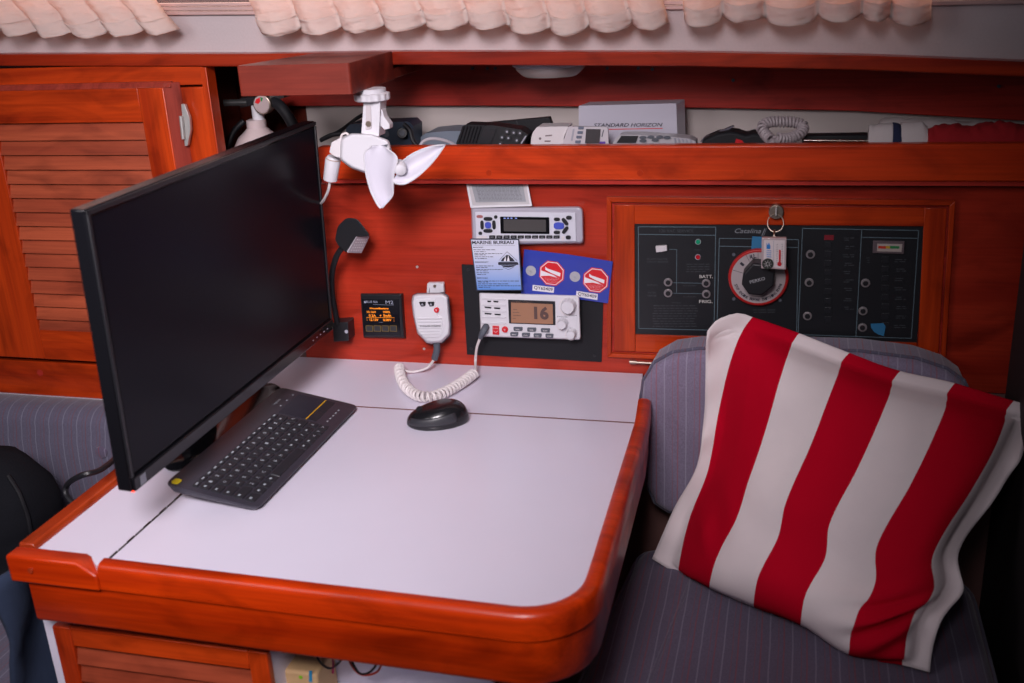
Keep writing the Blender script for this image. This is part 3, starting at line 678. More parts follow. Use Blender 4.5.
prism(bm, [KM(a, b_, -.0003) for a, b_ in q], kZ*.0008); mk('touchpad', bm, mat('touchpad_blue_black', (.020, .022, .034), .38), kb)
bm = B(); prism(bm, [KM(.090, -.0178, .0004), KM(.166, -.0178, .0004), KM(.166, -.0163, .0004), KM(.090, -.0163, .0004)], kZ*.0006); mk('touchpad_line', bm, mat('yellow_line', (.75, .42, .01), .5), kb, label='thin yellow line along the touchpad')
for x in (.090, .1285):
    bm = B(); prism(bm, [KM(a, b_, -.0002) for a, b_ in rq([(x, -.034), (x+.0375, -.034), (x+.0375, -.0188), (x, -.0188)], .002)], kZ*.0008); mk('touchpad_button', bm, keym, kb)
bm = B(); prism(bm, [KM(a, b_, 0) for a, b_ in rq([(-.172, .053), (-.159, .053), (-.159, .064), (-.172, .064)], .0045)], kZ*.0010); mk('power_switch', bm, mat('yellow_plastic', (.80, .62, .01), .5), kb, label='round yellow switch at the corner')
bm = B(); text(bm, 'logitech', KM(.112, .046, .0002), kX*.022, kYt*.0060, .0002)
for x in (.112, .135, .157): prism(bm, [KM(x, .0370, .0002), KM(x+.003, .0370, .0002), KM(x+.003, .0392, .0002), KM(x, .0392, .0002)], kZ*.0002)
for i in range(5): prism(bm, [KM(.098+i*.011, -.0505, .0002), KM(.1015+i*.011, -.0505, .0002), KM(.1015+i*.011, -.048, .0002), KM(.098+i*.011, -.048, .0002)], kZ*.0002)
mk('lettering', bm, mat('key_print', (.4, .45, .5)), kb)
# mouse
A, D = T(408, 418, .012), T(467, 413, .012); mc = (A+D)/2; mdx = (D-A).normalized(); mdy = V((-mdx.y, mdx.x, 0)); ml = (D-A).length*.53
ms_ = thing('computer_mouse', 'black wireless mouse on the white table below the coiled cord', 'mouse', (mc.x, mc.y, 0))
def msh(f, z0=0, z1=1, grow=0, angs=None):
    bm = B(); rows = []
    for k in range(13):
        ph = PI/2*k/12; rr = []
        for a in range(40):
            th = 2*PI*a/40; cx_, sy_ = math.cos(th), math.sin(th); rad = math.cos(ph)**.55
            x = ml*math.copysign(abs(cx_)**.9, cx_)*rad; y = (.031-.003*math.cos(2*th+.3))*math.copysign(abs(sy_)**.85, sy_)*rad
            hgt = .034*(.80+.24*math.sin((x/ml+.25)*1.25)); rr.append(mc+mdx*x*(1+grow)+mdy*y*(1+grow)+V((0, 0, .003-mc.z+hgt*math.sin(ph)**.9*(1+grow))))
        rows.append(rr)
    return rows
rw = msh(0); bm = B(); base = [V((p.x, p.y, 0)).lerp(V((mc.x, mc.y, 0)), .05) for p in rw[0]]
loft(bm, [base]+rw, closed=True, caps=True); mk('body', bm, mat('mouse_black', (.010, .010, .012), .25, coat=.2), ms_, smooth=True)
r2 = msh(0, grow=.008); bm = B(); loft(bm, [[r2[k][a] for a in range(22, 35)] for k in range(1, 6)]); o = mk('side_grip', bm, mat('mouse_grip', (.035, .035, .042), .35), ms_, smooth=True); q = o.modifiers.new('s', 'SOLIDIFY'); q.thickness = .001
wc = mc-mdx*ml*.55+V((0, 0, .024-mc.z)); bm = B(); tube(bm, [wc-mdy*.003, wc+mdy*.003], .0060, 20); mk('scroll_wheel', bm, blkm, ms_, smooth=True)
# ================================================================== WALL DEVICES
def cv(ox, oy, s): return lambda x, y: (ox+x/s, oy+y/s)
def pts(c, l): return [c(*p) for p in l]
# battery monitor
k = cv(355, 285, 11.38)
m2 = thing('battery_meter', 'square black battery meter with orange digits on the teak panel', 'meter', tuple(P(382, 337, -.01)))
out = rq(pts(k, [(62, 102), (528, 102), (560, 598), (96, 590)]), .9)
bm = B(); loft(bm, [[P(u, v, -.001) for u, v in [(a+(a-382)*.04+1.2, b_+(b_-316)*.04) for a, b_ in out]], [P(u, v, -.013) for u, v in out], [P(382+(a-382)*.94, 316+(b_-316)*.94, -.0150) for a, b_ in out]], closed=True, caps=True)
mk('housing', bm, blk, m2, bevel=.0008)
bm = B(); flatpoly(bm, pts(k, [(80, 165), (500, 165), (520, 575), (104, 570)]), -.0154); mk('display', bm, mat('meter_glass', (.006, .006, .010), .15), m2)
yy = -.0158; oc = mat('amber_digits', (.9, .28, .01), .5, emit=(1, .27, .01), es=.75)
bm = B()
for s, a, b_, h in (('HouseBattery', (172, 280), (386, 284), 26), ('12.16V', (138, 318), (240, 320), 24), ('100%', (322, 318), (400, 320), 24), ('0.2A', (160, 360), (240, 362), 26), ('+', (280, 357), (303, 358), 20), ('0mAh', (325, 362), (412, 364), 30), ('12.12V', (170, 408), (268, 410), 28), ('0.00V', (322, 410), (415, 412), 26), (':', (136, 406), (142, 406), 20), (':', (443, 414), (449, 414), 20)):
    wt(bm, s, k(*a), k(*b_), h/11.38, yy, .012)
seg(bm, k(130, 369), k(450, 373), .0004, yy)
mk('amber_readout', bm, oc, m2, label='glowing orange digits')
bm = B(); wt(bm, 'M2', k(350, 215), k(437, 218), 3.4, yy); wt(bm, 'BLUE SEA', k(125, 202), k(262, 205), 2.2, yy); flatpoly(bm, pts(k, [(102, 180), (122, 190), (122, 206), (104, 206)]), yy); seg(bm, k(205, 222), k(440, 230), .0003, yy); seg(bm, k(270, 424), k(315, 426), .0003, yy)
mk('lettering', bm, mat('pale_print', (.33, .36, .46), .6), m2)
for i, x in enumerate((162, 252, 343, 434)):
    bm = B(); pp(bm, rq(pts(k, [(x-42, 460), (x+40, 462), (x+43, 532), (x-38, 528)]), .7), -.0162, -.0150); b_ = mk('button', bm, mat('olive_outline', (.16, .11, .03), .5), m2)
    bm = B(); pp(bm, rq(pts(k, [(x-35, 467), (x+33, 469), (x+36, 525), (x-31, 521)]), .5), -.0168, -.0155); mk('button_face', bm, dgrey, b_)
# gooseneck lamp
k = cv(325, 215, 5.26)
gl = thing('gooseneck_lamp', 'small black gooseneck reading lamp fixed to the panel beside the screen', 'lamp', tuple(P(342, 342, -.01)))
bm = B(); pp(bm, rq(pts(k, [(40, 568), (120, 563), (126, 662), (45, 668)]), 1.2), -.030, -.001); mk('base', bm, blk, gl, bevel=.002)
bm = B(); disc(bm, *k(112, 614), .0035, -.0312, -.030, 12); mk('base_screw', bm, gry, gl)
bm = B(); pth = smooth_path([P(*k(66, 575), -.028), P(*k(52, 500), -.034), P(*k(37, 400), -.045), P(*k(38, 300), -.055), P(*k(62, 215), -.062), P(*k(96, 165), -.065)], 8)
tube(bm, pth, .0052, 12); mk('gooseneck', bm, blkm, gl, smooth=True)
bm = B(); hd = rq(pts(k, [(52, 130), (66, 60), (110, 14), (170, 18), (232, 100), (232, 112), (165, 112), (112, 198), (72, 165)]), [2, 4, 5, 5, 1, 1, 1, 2, 3])
loft(bm, [[P(u, v, -.052) for u, v in hd], [P(u, v, -.088) for u, v in hd]], closed=True, caps=True)
mk('lamp_head', bm, blk, gl, bevel=.003)
bm = B(); q = pts(k, [(166, 116), (235, 114), (192, 200), (120, 199)]); F = [P(*q[0], -.088), P(*q[1], -.055), P(*q[2], -.055), P(*q[3], -.088)]; prism(bm, F, (-.004, .002, .004)); lp = mk('led_panel', bm, mat('led_lens', (.42, .38, .42), .35), gl, label='pale square led lens')
bm = B()
for i in range(1, 6):
    for j in range(1, 6):
        p = F[0].lerp(F[1], i/6).lerp(F[3].lerp(F[2], i/6), j/6); bmesh.ops.create_icosphere(bm, subdivisions=1, radius=.0013, matrix=Matrix.Translation(p))
mk('led', bm, mat('led_dot', (.7, .68, .7), .3), lp)
# white microphone and its hanger
k = cv(400, 275, 8.03)
hg = thing('microphone_hanger', 'small white bracket screwed to the panel holding the microphone', 'bracket', tuple(P(435, 292, -.008)))
bm = B(); pp(bm, rq(pts(k, [(218, 66), (345, 64), (352, 150), (213, 150)]), 1), -.010, -.001); mk('plate', bm, wht, hg, bevel=.001)
bm = B(); disc(bm, *k(278, 90), .0028, -.0112, -.010, 12); mk('screw', bm, brass, hg)
bm = B(); pp(bm, pts(k, [(322, 72), (348, 68), (353, 140), (318, 140)]), -.016, -.0102); pp(bm, pts(k, [(215, 105), (232, 105), (232, 145), (213, 145)]), -.016, -.0102); mk('cheek', bm, wht, hg, bevel=.001)
mi = thing('radio_microphone', 'white handheld microphone hanging on the panel with a coiled white cord', 'microphone', tuple(P(431, 345, -.03)))
bo = rq(pts(k, [(100, 165), (140, 150), (345, 146), (384, 172), (405, 400), (400, 480), (336, 545), (250, 552), (212, 545), (138, 468), (104, 320), (92, 215)]), [1.2]*12, 3)
cc = (431, 318)
sc2 = lambda l, s: [(cc[0]+(a-cc[0])*s, cc[1]+(b_-cc[1])*s) for a, b_ in l]
bm = B(); loft(bm, [[P(a, b_, -.026) for a, b_ in sc2(bo, .96)], [P(a, b_, -.030) for a, b_ in bo], [P(a, b_, -.046) for a, b_ in sc2(bo, .97)], [P(a, b_, -.050) for a, b_ in sc2(bo, .90)]], closed=True, caps=True)
mk('shell', bm, wht, mi, bevel=.0012)
bm = B(); bo2 = [(a+.5, b_) for a, b_ in sc2(bo, 1.0)]; loft(bm, [[P(a, b_, -.017) for a, b_ in sc2(bo2, .99)], [P(a, b_, -.029) for a, b_ in sc2(bo2, 1.03)]], closed=True, caps=True); mk('back_shell', bm, slate, mi, bevel=.001)
bm = B(); pp(bm, rq(pts(k, [(128, 195), (282, 192), (300, 318), (340, 345), (345, 460), (315, 500), (190, 505), (140, 440), (118, 330)]), 1), -.0520, -.049); mk('face_plate', bm, mat('white_face', (.70, .69, .73), .4), mi, bevel=.0008)
for i in range(6):
    y_ = 345+i*25; w0 = 135+i*4+(i > 3)*12; bm = B(); pp(bm, rq(pts(k, [(w0, y_), (330-(i > 3)*8, y_-2), (330-(i > 3)*8, y_+11), (w0, y_+13)]), .4), -.0536, -.0515); mk('grille_bar', bm, wht, mi, bevel=.0004)
for x in (178, 247):
    bm = B(); pp(bm, rq(pts(k, [(x-28, 218), (x+26, 217), (x+24, 250), (x-10, 254)]), .8), -.0545, -.0515); bb = mk('button', bm, blk, mi, bevel=.0005)
    bm = B(); flatpoly(bm, pts(k, [(x, 226), (x+12, 244), (x-12, 244)]), -.0550); mk('arrow', bm, gry, bb)
bm = B(); disc(bm, *k(291, 284), .0046, -.0545, -.050, 20); bb = mk('red_button', bm, red, mi, label='round red button')
bm = B(); wt(bm, '9', k(284, 292), k(298, 292), 2.2, -.0548); mk('mark', bm, wht, bb)
bm = B(); wt(bm, 'STANDARD HORIZON', k(160, 416), k(326, 414), 1.3, -.0541, .01); mk('lettering', bm, ink, mi)
bm = B(); sr = smooth_path([P(436.5, 342, -.036), P(436.8, 350, -.034), P(434.5, 359, -.030)], 6); tube(bm, sr, [.0058+.0007*(i % 2) for i in range(len(sr))], 12); mk('strain_relief', bm, slate, mi, smooth=True)
e0 = P(434.5, 359, -.030)
wire = [e0, T(428, 367, .012), T(418, 371, .0045), T(408, 371.5, .0055), T(402, 368, .010)]
bm = B(); tube(bm, smooth_path(wire, 8), .0024, 8); mk('cord_tail', bm, cord, mi, smooth=True)
cp = smooth_path([T(399, 367, .012), T(401, 378, .0118), T(407, 388, .0118), T(418, 395.5, .0118), T(432, 396.5, .0118), T(447, 391, .0118), T(461, 383, .012), T(474, 373.5, .013)], 10)
hx = helix(cp, .0074, 36, 12); bm = B(); tube(bm, hx, .0027, 6); mk('coiled_cord', bm, cord, mi, smooth=True)
bm = B(); tube(bm, smooth_path([cp[-1], T(475.5, 370, .016), P(475.5, 360, -.034), P(477, 347, -.040), P(481, 336, -.044)], 8), .0024, 8); mk('cord_lead', bm, cord, mi, smooth=True)
k = cv(470, 280, 7.314)
bm = B(); tube(bm, smooth_path([P(480.3, 338, -.0440), P(482.5, 333, -.046), P(485, 328.5, -.042), P(486, 327, -.032)], 5), [.0042, .0044, .0046, .005, .0055, .0058, .006, .006, .0062, .0062, .0062, .0062, .0064, .0064, .0064, .0064][:16], 12); mk('plug', bm, slate, mi, smooth=True)
# black mounting plate
pl = thing('mounting_plate', 'black square mounting plate behind the white radio', 'plate', tuple(P(533, 358, -.002)))
bm = B(); pp(bm, rq([(461.5, 264.5), (604, 271), (601.5, 362), (467, 354.5)], .5), -.003, -.0005); mk('sheet', bm, blkm, pl)
bm = B(); disc(bm, 594.5, 356, .0028, -.0042, -.003, 12); mk('screw', bm, blk, pl)
bm = B(); disc(bm, 471, 349, .0028, -.0042, -.003, 12); mk('screw', bm, blk, pl)
bm = B(); disc(bm, 468, 270, .0028, -.0042, -.003, 12); mk('screw', bm, blk, pl)
# VHF radio
vh = thing('marine_radio', 'white marine radio with an orange display showing channel 16', 'radio', tuple(P(530, 338, -.03)))
q = pts(k, [(66, 92), (800, 112), (812, 438), (78, 414)])
bo = rq(q, [2.2, 3.5, 3.5, 2], 5); ctr = ((q[0][0]+q[2][0])/2, (q[0][1]+q[2][1])/2)
sx = lambda l, s, t=None: [(ctr[0]+(a-ctr[0])*s, ctr[1]+(b_-ctr[1])*(t or s)) for a, b_ in l]
bm = B(); loft(bm, [[P(a, b_, -.0035) for a, b_ in sx(bo, 1.0)], [P(a, b_, -.026) for a, b_ in bo], [P(a, b_, -.031) for a, b_ in sx(bo, .985, .965)]], closed=True, caps=True); mk('housing', bm, wht, vh, bevel=.001)
yy = -.0312
bm = B(); pp(bm, rq(pts(k, [(278, 145), (622, 157), (625, 331), (285, 318)]), .8), yy-.0012, yy+.001); dsp = mk('display_bezel', bm, blk, vh, bevel=.0004)
bm = B(); flatpoly(bm, pts(k, [(300, 165), (604, 177), (607, 323), (301, 312)]), yy-.0018); mk('screen', bm, mat('amber_lcd', (.34, .17, .10), .3), dsp)
bm = B(); wt(bm, '16', k(470, 287), k(577, 292), 96/7.3, yy-.0024, .045); mk('digits', bm, mat('lcd_dark', (.10, .055, .05), .5), dsp)
bm = B()
for i, (x0_, x1_) in enumerate(((315, 345), (312, 360), (315, 372), (312, 335))): seg(bm, k(x0_, 215+i*22), k(x1_, 217+i*22), .0012, yy-.0022)
wt(bm, 'STANDARD HORIZON', k(300, 162), k(455, 166), .9, yy-.0016); mk('small_print', bm, mat('lcd_faint', (.20, .11, .08), .5), dsp)
for cx_, cy_, r_ in ((712, 203, .0125), (668, 331, .0085), (735, 405, .0082)):
    bm = B(); c = P(*k(cx_, cy_), yy-.0145); c.y = yy; n_ = 12
    loft(bm, [[c+V((math.cos(i*2*PI/48)*r_*s*(1+.04*math.cos(i*2*PI/48*n_)), y_, math.sin(i*2*PI/48)*r_*s*(1+.04*math.cos(i*2*PI/48*n_)))) for i in range(48)] for s, y_ in ((1.12, .001), (1.0, -.002), (.97, -.012), (.86, -.0145))], closed=True, caps=True); mk('knob', bm, wht, vh, smooth=True)
    bm = B(); ring(bm, *k(cx_+2, cy_-6), r_*1.05, r_*1.32, yy-.0006, .001); mk('knob_ring', bm, whg, vh)
bm = B()
for a, b_, c_, d_ in ((125, 157, 155, 158), (170, 158, 208, 160), (105, 199, 157, 204), (174, 206, 223, 208), (105, 245, 158, 249), (178, 252, 226, 254)): pp(bm, rq(pts(k, [(a, b_-5), (c_, d_-5), (c_-4, d_+5), (a+4, b_+5)]), .2), yy-.0006, yy+.0005)
mk('speaker_slot', bm, blkm, vh)
for i in range(5):
    bm = B(); pp(bm, rq(pts(k, [(84, 136+i*44), (262, 140+i*44), (262, 147+i*44), (84, 143+i*44)]), .3), yy-.0022, yy+.0005); mk('speaker_rib', bm, wht, vh, bevel=.0006)
bm = B(); pp(bm, rq(pts(k, [(163, 338), (210, 340), (212, 402), (165, 398)]), .5), yy-.003, yy+.001); bb = mk('distress_cover', bm, red, vh, bevel=.0005, label='square red button cover')
bm = B(); wt(bm, 'DISTRESS', k(168, 357), k(207, 358), 1, yy-.0034); seg(bm, k(172, 372), k(187, 384), .0007, yy-.0034); seg(bm, k(202, 373), k(187, 384), .0007, yy-.0034); mk('mark', bm, whg, bb)
bm = B(); disc(bm, *k(254, 364), .0056, yy-.003, yy+.001, 20); bb = mk('red_button', bm, red, vh, bevel=.0004, label='round red button')
bm = B(); wt(bm, '9', k(248, 374), k(260, 374), 2.4, yy-.0034); mk('mark', bm, whg, bb)
nm = ['H/L', 'WX', 'SCAN', 'MENU', 'CLEAR', 'CALL', 'ENTER']
for i, (x, y_) in enumerate(((350, 360), (450, 365), (550, 370), (322, 398), (407, 403), (493, 407), (580, 410))):
    w = 34 if i < 3 else 30
    bm = B(); pp(bm, rq(pts(k, [(x-w, y_-14), (x+w, y_-13), (x+w-3, y_+14), (x-w+3, y_+13)]), 1.3), yy-.0028, yy+.001); bb = mk('button', bm, slate, vh, bevel=.0004)
    bm = B(); wt(bm, nm[i], k(x-15, y_+5), k(x+15, y_+6), 1.1, yy-.0031, .02); mk('mark', bm, whg, bb)
bm = B(); wt(bm, 'PWR/VOL', k(640, 272), k(715, 275), 1.2, yy-.0004); wt(bm, 'SQL', k(728, 357), k(755, 358), 1.2, yy-.0004); wt(bm, 'PUSH', k(728, 262), k(780, 264), 1.2, yy-.0004); mk('lettering', bm, ink, vh)
# stereo
k = cv(465, 180, 8.192)
st = thing('marine_stereo', 'white marine stereo in a clear rounded cover above the blue cards', 'stereo', tuple(P(528, 243, -.02)))
bo = rq(pts(k, [(48, 222), (968, 214), (975, 522), (60, 534)]), [2.5, 7, 5, 2.5], 6); ctr = (527.5, 226)
bm = B(); loft(bm, [[P(a, b_, -.001) for a, b_ in bo], [P(a, b_, -.018) for a, b_ in sx(bo, .995, .97)], [P(a, b_, -.022) for a, b_ in sx(bo, .975, .90)]], closed=True, caps=True); mk('cover', bm, mat('clouded_plastic', (.42, .40, .47), .3, coat=.3), st, bevel=.0012)
bm = B(); pp(bm, rq(pts(k, [(82, 262), (905, 268), (912, 503), (92, 502)]), .8), -.0245, -.0215); mk('faceplate', bm, mat('stereo_face', (.62, .62, .70), .35), st, bevel=.0006)
yy = -.0247
bm = B(); pp(bm, rq(pts(k, [(286, 300), (690, 306), (692, 443), (292, 438)]), 1), yy-.0008, yy); dd = mk('display_window', bm, blkg, st)
bm = B(); flatpoly(bm, rq(pts(k, [(316, 322), (662, 326), (664, 424), (318, 420)]), .5), yy-.0012); mk('screen', bm, mat('lcd_grey', (.07, .065, .065), .25), dd)
bm = B()
for x in (325, 352, 380, 418): flatpoly(bm, pts(k, [(x-8, 309), (x+8, 309), (x+8, 318), (x-8, 318)]), yy-.0014)
mk('indicator', bm, mat('indicator_blue', (.25, .35, .8), .5), dd)
def oval(bm, cx_, cy_, rx, rz_, ang, yf, yb, n=20):
    c = P(*k(cx_, cy_), yf); s = 1.77e-3/8.192*1.0; ca, sa = math.cos(ang), math.sin(ang)
    return prism(bm, [c+V(((math.copysign(abs(math.cos(t))**.7, math.cos(t))*rx*ca-math.copysign(abs(math.sin(t))**.7, math.sin(t))*rz_*sa)*s, 0, (math.copysign(abs(math.cos(t))**.7, math.cos(t))*rx*sa+math.copysign(abs(math.sin(t))**.7, math.sin(t))*rz_*ca)*s)) for t in [i*2*PI/n for i in range(n)]], (0, yb-yf, 0))
blb = mat('blue_button', (.06, .09, .50), .35)
for x, y_, rx, rz_, a in ((187, 320, 36, 15, 0), (187, 418, 38, 15, 0), (138, 370, 14, 36, 0), (236, 370, 14, 36, 0), (250, 305, 13, 13, 0), (124, 438, 15, 13, 0),
                          (751, 323, 24, 13, 0), (751, 430, 25, 13, 0), (818, 343, 34, 15, -.9), (820, 412, 34, 15, .9), (850, 310, 22, 15, 0), (845, 472, 20, 15, 0)):
    bm = B(); oval(bm, x, y_, rx, rz_, a, yy-.0022, yy+.0005); mk('button', bm, blk, st, bevel=.0003)
for i in range(10):
    x = 222+i*58.5; bm = B(); pp(bm, rq(pts(k, [(x-25, 456), (x+25, 456), (x+25, 480), (x-25, 480)]), .4), yy-.002, yy+.0005); bb = mk('preset_button', bm, blk, st, bevel=.0003)
    bm = B(); seg(bm, k(x-12, 468), k(x+12, 468), .0006, yy-.0022, .0002); mk('mark', bm, gry, bb)
for x, rx, rz_ in ((187, 25, 25), (768, 42, 27)):
    bm = B(); oval(bm, x, 372+(x > 400)*5, rx, rz_, 0, yy-.0026, yy+.0005); mk('blue_button', bm, blb, st, bevel=.0004, label='blue lit button')
bm = B(); oval(bm, 120, 300, 26, 12, 0, yy-.0006, yy+.0002); mk('emblem', bm, mat('emblem_red', (.35, .12, .12), .5), st)
bm = B(); pp(bm, rq(pts(k, [(95, 462), (180, 460), (175, 482), (95, 482)]), .4), yy-.001, yy+.0005); pp(bm, pts(k, [(790, 462), (815, 462), (812, 495), (790, 495)]), yy-.001, yy+.0005); mk('panel_catch', bm, whg, st)
# clear flap with a printed notice
fp = thing('instruction_flap', 'clear plastic flap with a printed grey notice above the stereo', 'sign', tuple(P(501, 207, -.012)))
def q3(l, ys_): return [P(*k(*p), y_) for p, y_ in zip(l, ys_)]
Y4 = (-.004, -.004, -.020, -.020)
bm = B(); prism(bm, q3([(5, 16), (512, 16), (548, 212), (46, 228)], Y4), (0, .0012, 0)); mk('flap', bm, mat('flap_plastic', (.50, .48, .50), .2, coat=.4), fp)
bm = B(); F = q3([(45, 16), (470, 16), (500, 178), (88, 182)], (-.0046, -.0046, -.0187, -.0187)); prism(bm, F, (0, .0004, 0)); mk('notice', bm, mat('notice_grey', (.26, .27, .30), .4), fp)
bm = B()
def onq(F, a, b_): return F[0].lerp(F[1], a).lerp(F[3].lerp(F[2], a), b_)
random.seed(3)
for i in range(11):
    a = .08
    while a < .93:
        w = random.uniform(.02, .07); p0, p1, p2, p3 = [onq(F, *z)+V((0, -.0004, 0)) for z in ((a, .20+i*.068), (min(a+w, .94), .20+i*.068), (min(a+w, .94), .225+i*.068), (a, .225+i*.068))]
        prism(bm, [p0, p1, p2, p3], (0, -.0001, 0)); a += w+.015
X = onq(F, .68, .12)-onq(F, .35, .12); text(bm, 'WARNING', onq(F, .35, .12)+V((0, -.0004, 0)), X, onq(F, .35, .04)-onq(F, .35, .12), .0001)
mk('printing', bm, mat('notice_print', (.10, .10, .13), .6), fp)
bm = B(); prism(bm, q3([(5, 16), (22, 16), (64, 222), (46, 228)], (-.0048, -.0048, -.0208, -.0208)), (0, .002, 0)); prism(bm, q3([(498, 16), (512, 16), (548, 212), (532, 214)], (-.0048, -.0048, -.0208, -.0208)), (0, .002, 0)); prism(bm, q3([(44, 212), (548, 200), (548, 214), (46, 228)], (-.0200, -.0200, -.0210, -.0210)), (0, .002, 0))
mk('flap_edge', bm, wht, fp)
# marine bureau card
k = cv(465, 235, 11.385)
cd = thing('contact_card', 'white to blue framed card headed marine bureau', 'card', tuple(P(499, 290, -.025)))
bm = B(); YC = -.0285; pp(bm, pts(k, [(58, 42), (614, 46), (654, 634), (130, 638)]), YC, -.0262); mk('frame', bm, mat('card_frame', (.03, .035, .06), .3), cd, bevel=.0004)
gm = bpy.data.materials.new('card_print_blue'); gm.use_nodes = True; n = gm.node_tree; b = n.nodes['Principled BSDF']; tc = n.nodes.new('ShaderNodeTexCoord'); sp = n.nodes.new('ShaderNodeSeparateXYZ'); cr = n.nodes.new('ShaderNodeValToRGB')
n.links.new(tc.outputs['Generated'], sp.inputs[0]); n.links.new(sp.outputs[2], cr.inputs[0]); n.links.new(cr.outputs[0], b.inputs['Base Color']); b.inputs['Roughness'].default_value = .4
cr.color_ramp.elements[0].color = (.10, .26, .66, 1); cr.color_ramp.elements[1].position = .75; cr.color_ramp.elements[1].color = (.62, .64, .76, 1)
bm = B(); flatpoly(bm, pts(k, [(70, 54), (604, 58), (640, 624), (142, 624)]), YC-.0003); mk('card', bm, gm, cd)
yy = YC-.0006
bm = B(); wt(bm, 'MARINE BUREAU', k(82, 104), k(558, 103), 38/11.385, yy, .025); seg(bm, k(85, 116), k(566, 118), .0003, yy)
random.seed(5)
for s, a, w in (('MARINERS', (92, 147), 115), ('EMERGENCY', (115, 315), 155), ('SERVICES', (137, 497), 122)): wt(bm, s, k(*a), k(a[0]+w, a[1]), 1.2, yy, .02)
for x, y_, w in ((95, 168, 255), (103, 190, 130), (106, 212, 320), (108, 226, 130), (110, 248, 210), (112, 268, 135), (122, 352, 205), (124, 370, 130), (128, 393, 310), (132, 408, 130), (132, 430, 140), (137, 450, 100), (142, 524, 470), (147, 535, 120), (150, 556, 340), (152, 578, 480), (155, 596, 130)):
    a = x
    while a < x+w:
        l = random.uniform(14, 50); seg(bm, k(a, y_), k(min(a+l, x+w), y_+.5), .0010, yy, .0002); a += l+9
mk('printing', bm, ink, cd)
bm = B()
for a, b_ in (((478, 190), (388, 290)), ((478, 190), (592, 292)), ((430, 365), (495, 395)), ((495, 395), (560, 362))): seg(bm, k(*a), k(*b_), .0006, yy)
flatpoly(bm, rq(pts(k, [(376, 308), (600, 308), (612, 340), (378, 342)]), 1.2), yy); flatpoly(bm, pts(k, [(405, 300), (430, 262), (455, 246), (470, 228), (500, 228), (520, 250), (545, 268), (568, 302)]), yy)
flatpoly(bm, pts(k, [(410, 346), (585, 344), (545, 362), (495, 370), (440, 364)]), yy); mk('emblem', bm, ink, cd)
bm = B()
for l in ([(462, 242), (466, 298), (440, 298)], [(492, 232), (508, 298), (478, 298)]): flatpoly(bm, pts(k, l), yy-.0004)
mk('emblem_sails', bm, paper, cd)
# two blue permit cards
k = cv(520, 245, 10.78)
def permit(corners, oc, dc, lab, name_l, left):
    t = thing('permit_card', name_l, 'card', tuple(P(*k(*corners[3]), -.006)), 'blue boat permit cards')
    yb_ = -.0100 if left else -.0106
    bm = B(); pp(bm, pts(k, corners), yb_, yb_+.0008); mk('card', bm, blue, t)
    yy = yb_-.0004; c0 = P(*k(*oc), yy); tl = -.10
    def og(r, y_): return [c0+V((math.cos(PI/8+i*PI/4+tl)*r, y_, math.sin(PI/8+i*PI/4+tl)*r)) for i in range(8)]
    for r, m_, dy in ((.0238, red, 0), (.0220, paper, -.0003), (.0206, red, -.0006)):
        bm = B(); prism(bm, og(r, dy), (0, .0003, 0)); mk('octagon', bm, m_, t)
    def o(x, y_): return k(oc[0]+x, oc[1]+y_)
    bm = B(); flatpoly(bm, [o(-70, -72), o(-48, -52), o(95, -2), o(88, 36), o(0, 0), o(-70, -38)], yy-.0009, .0002); flatpoly(bm, [o(-122, -34), o(-118, 30), o(-30, 26), o(60, 46), o(20, 20)], yy-.0009, .0002)
    mk('boat_mark', bm, paper, t)
    bm = B(); random.seed(9)
    for i in range(16):
        for j in range(4):
            x = -85+i*11+random.uniform(-2, 2)+(j % 2)*5; y_ = 52+j*15+random.uniform(-2, 2)
            if abs(x)+max(0, y_-40)*.8 < 100: flatpoly(bm, [o(x-2.5, y_), o(x+2.5, y_-2), o(x+1, y_+4)], yy-.0009, .0002)
    mk('stippling', bm, paper, t)
    bm = B(); disc(bm, *k(*dc), .0092, yy-.0004, yy, 24); s_ = mk('seal', bm, mat('silver_seal', (.42, .42, .45), .35), t)
    bm = B(); c = P(*k(*dc), yy-.0006)
    for i in range(14): a = random.uniform(0, 6.28); r = random.uniform(.001, .007); bmesh.ops.create_cube(bm, size=.0014, matrix=Matrix.Translation(c+V((math.cos(a)*r, .0004, math.sin(a)*r))))
    mk('seal_print', bm, gry, s_)
    bm = B(); flatpoly(bm, pts(k, lab), yy-.0002); l_ = mk('number_label', bm, paper, t)
    a, b_, c_, d_ = lab; bm = B()
    A0 = (d_[0]+.06*(c_[0]-d_[0])+3, d_[1]+.06*(c_[1]-d_[1])-11); A1 = (d_[0]+.95*(c_[0]-d_[0]), d_[1]+.95*(c_[1]-d_[1])-11)
    wt(bm, 'QY65409', k(*A0), k(*A1), 42/10.78, yy-.0006, .012); mk('number', bm, ink, l_)
permit([(45, 47), (525, 103), (482, 565), (10, 545)], (343, 305), (117, 278), [(137, 430), (369, 456), (363, 516), (133, 490)], 'blue card with a red boat octagon right next to the marine bureau card', True)
permit([(525, 103), (1000, 178), (948, 628), (482, 565)], (817, 380), (592, 342), [(608, 495), (839, 530), (833, 594), (605, 555)], 'blue card with a red boat octagon nearer the panel door, hanging past the radio', False)
for u, v, l in ((417, 267, 'tiny screw head in the bare teak panel above the microphone'), (424, 349, 'tiny screw head in the teak panel left of the microphone tail')):
    bm = B(); disc(bm, u, v, .0024, -.0012, 0, 12); solo(mk('screw', bm, silver, loc=tuple(P(u, v, 0))), l, 'screw', 'bare screws in the teak panel')
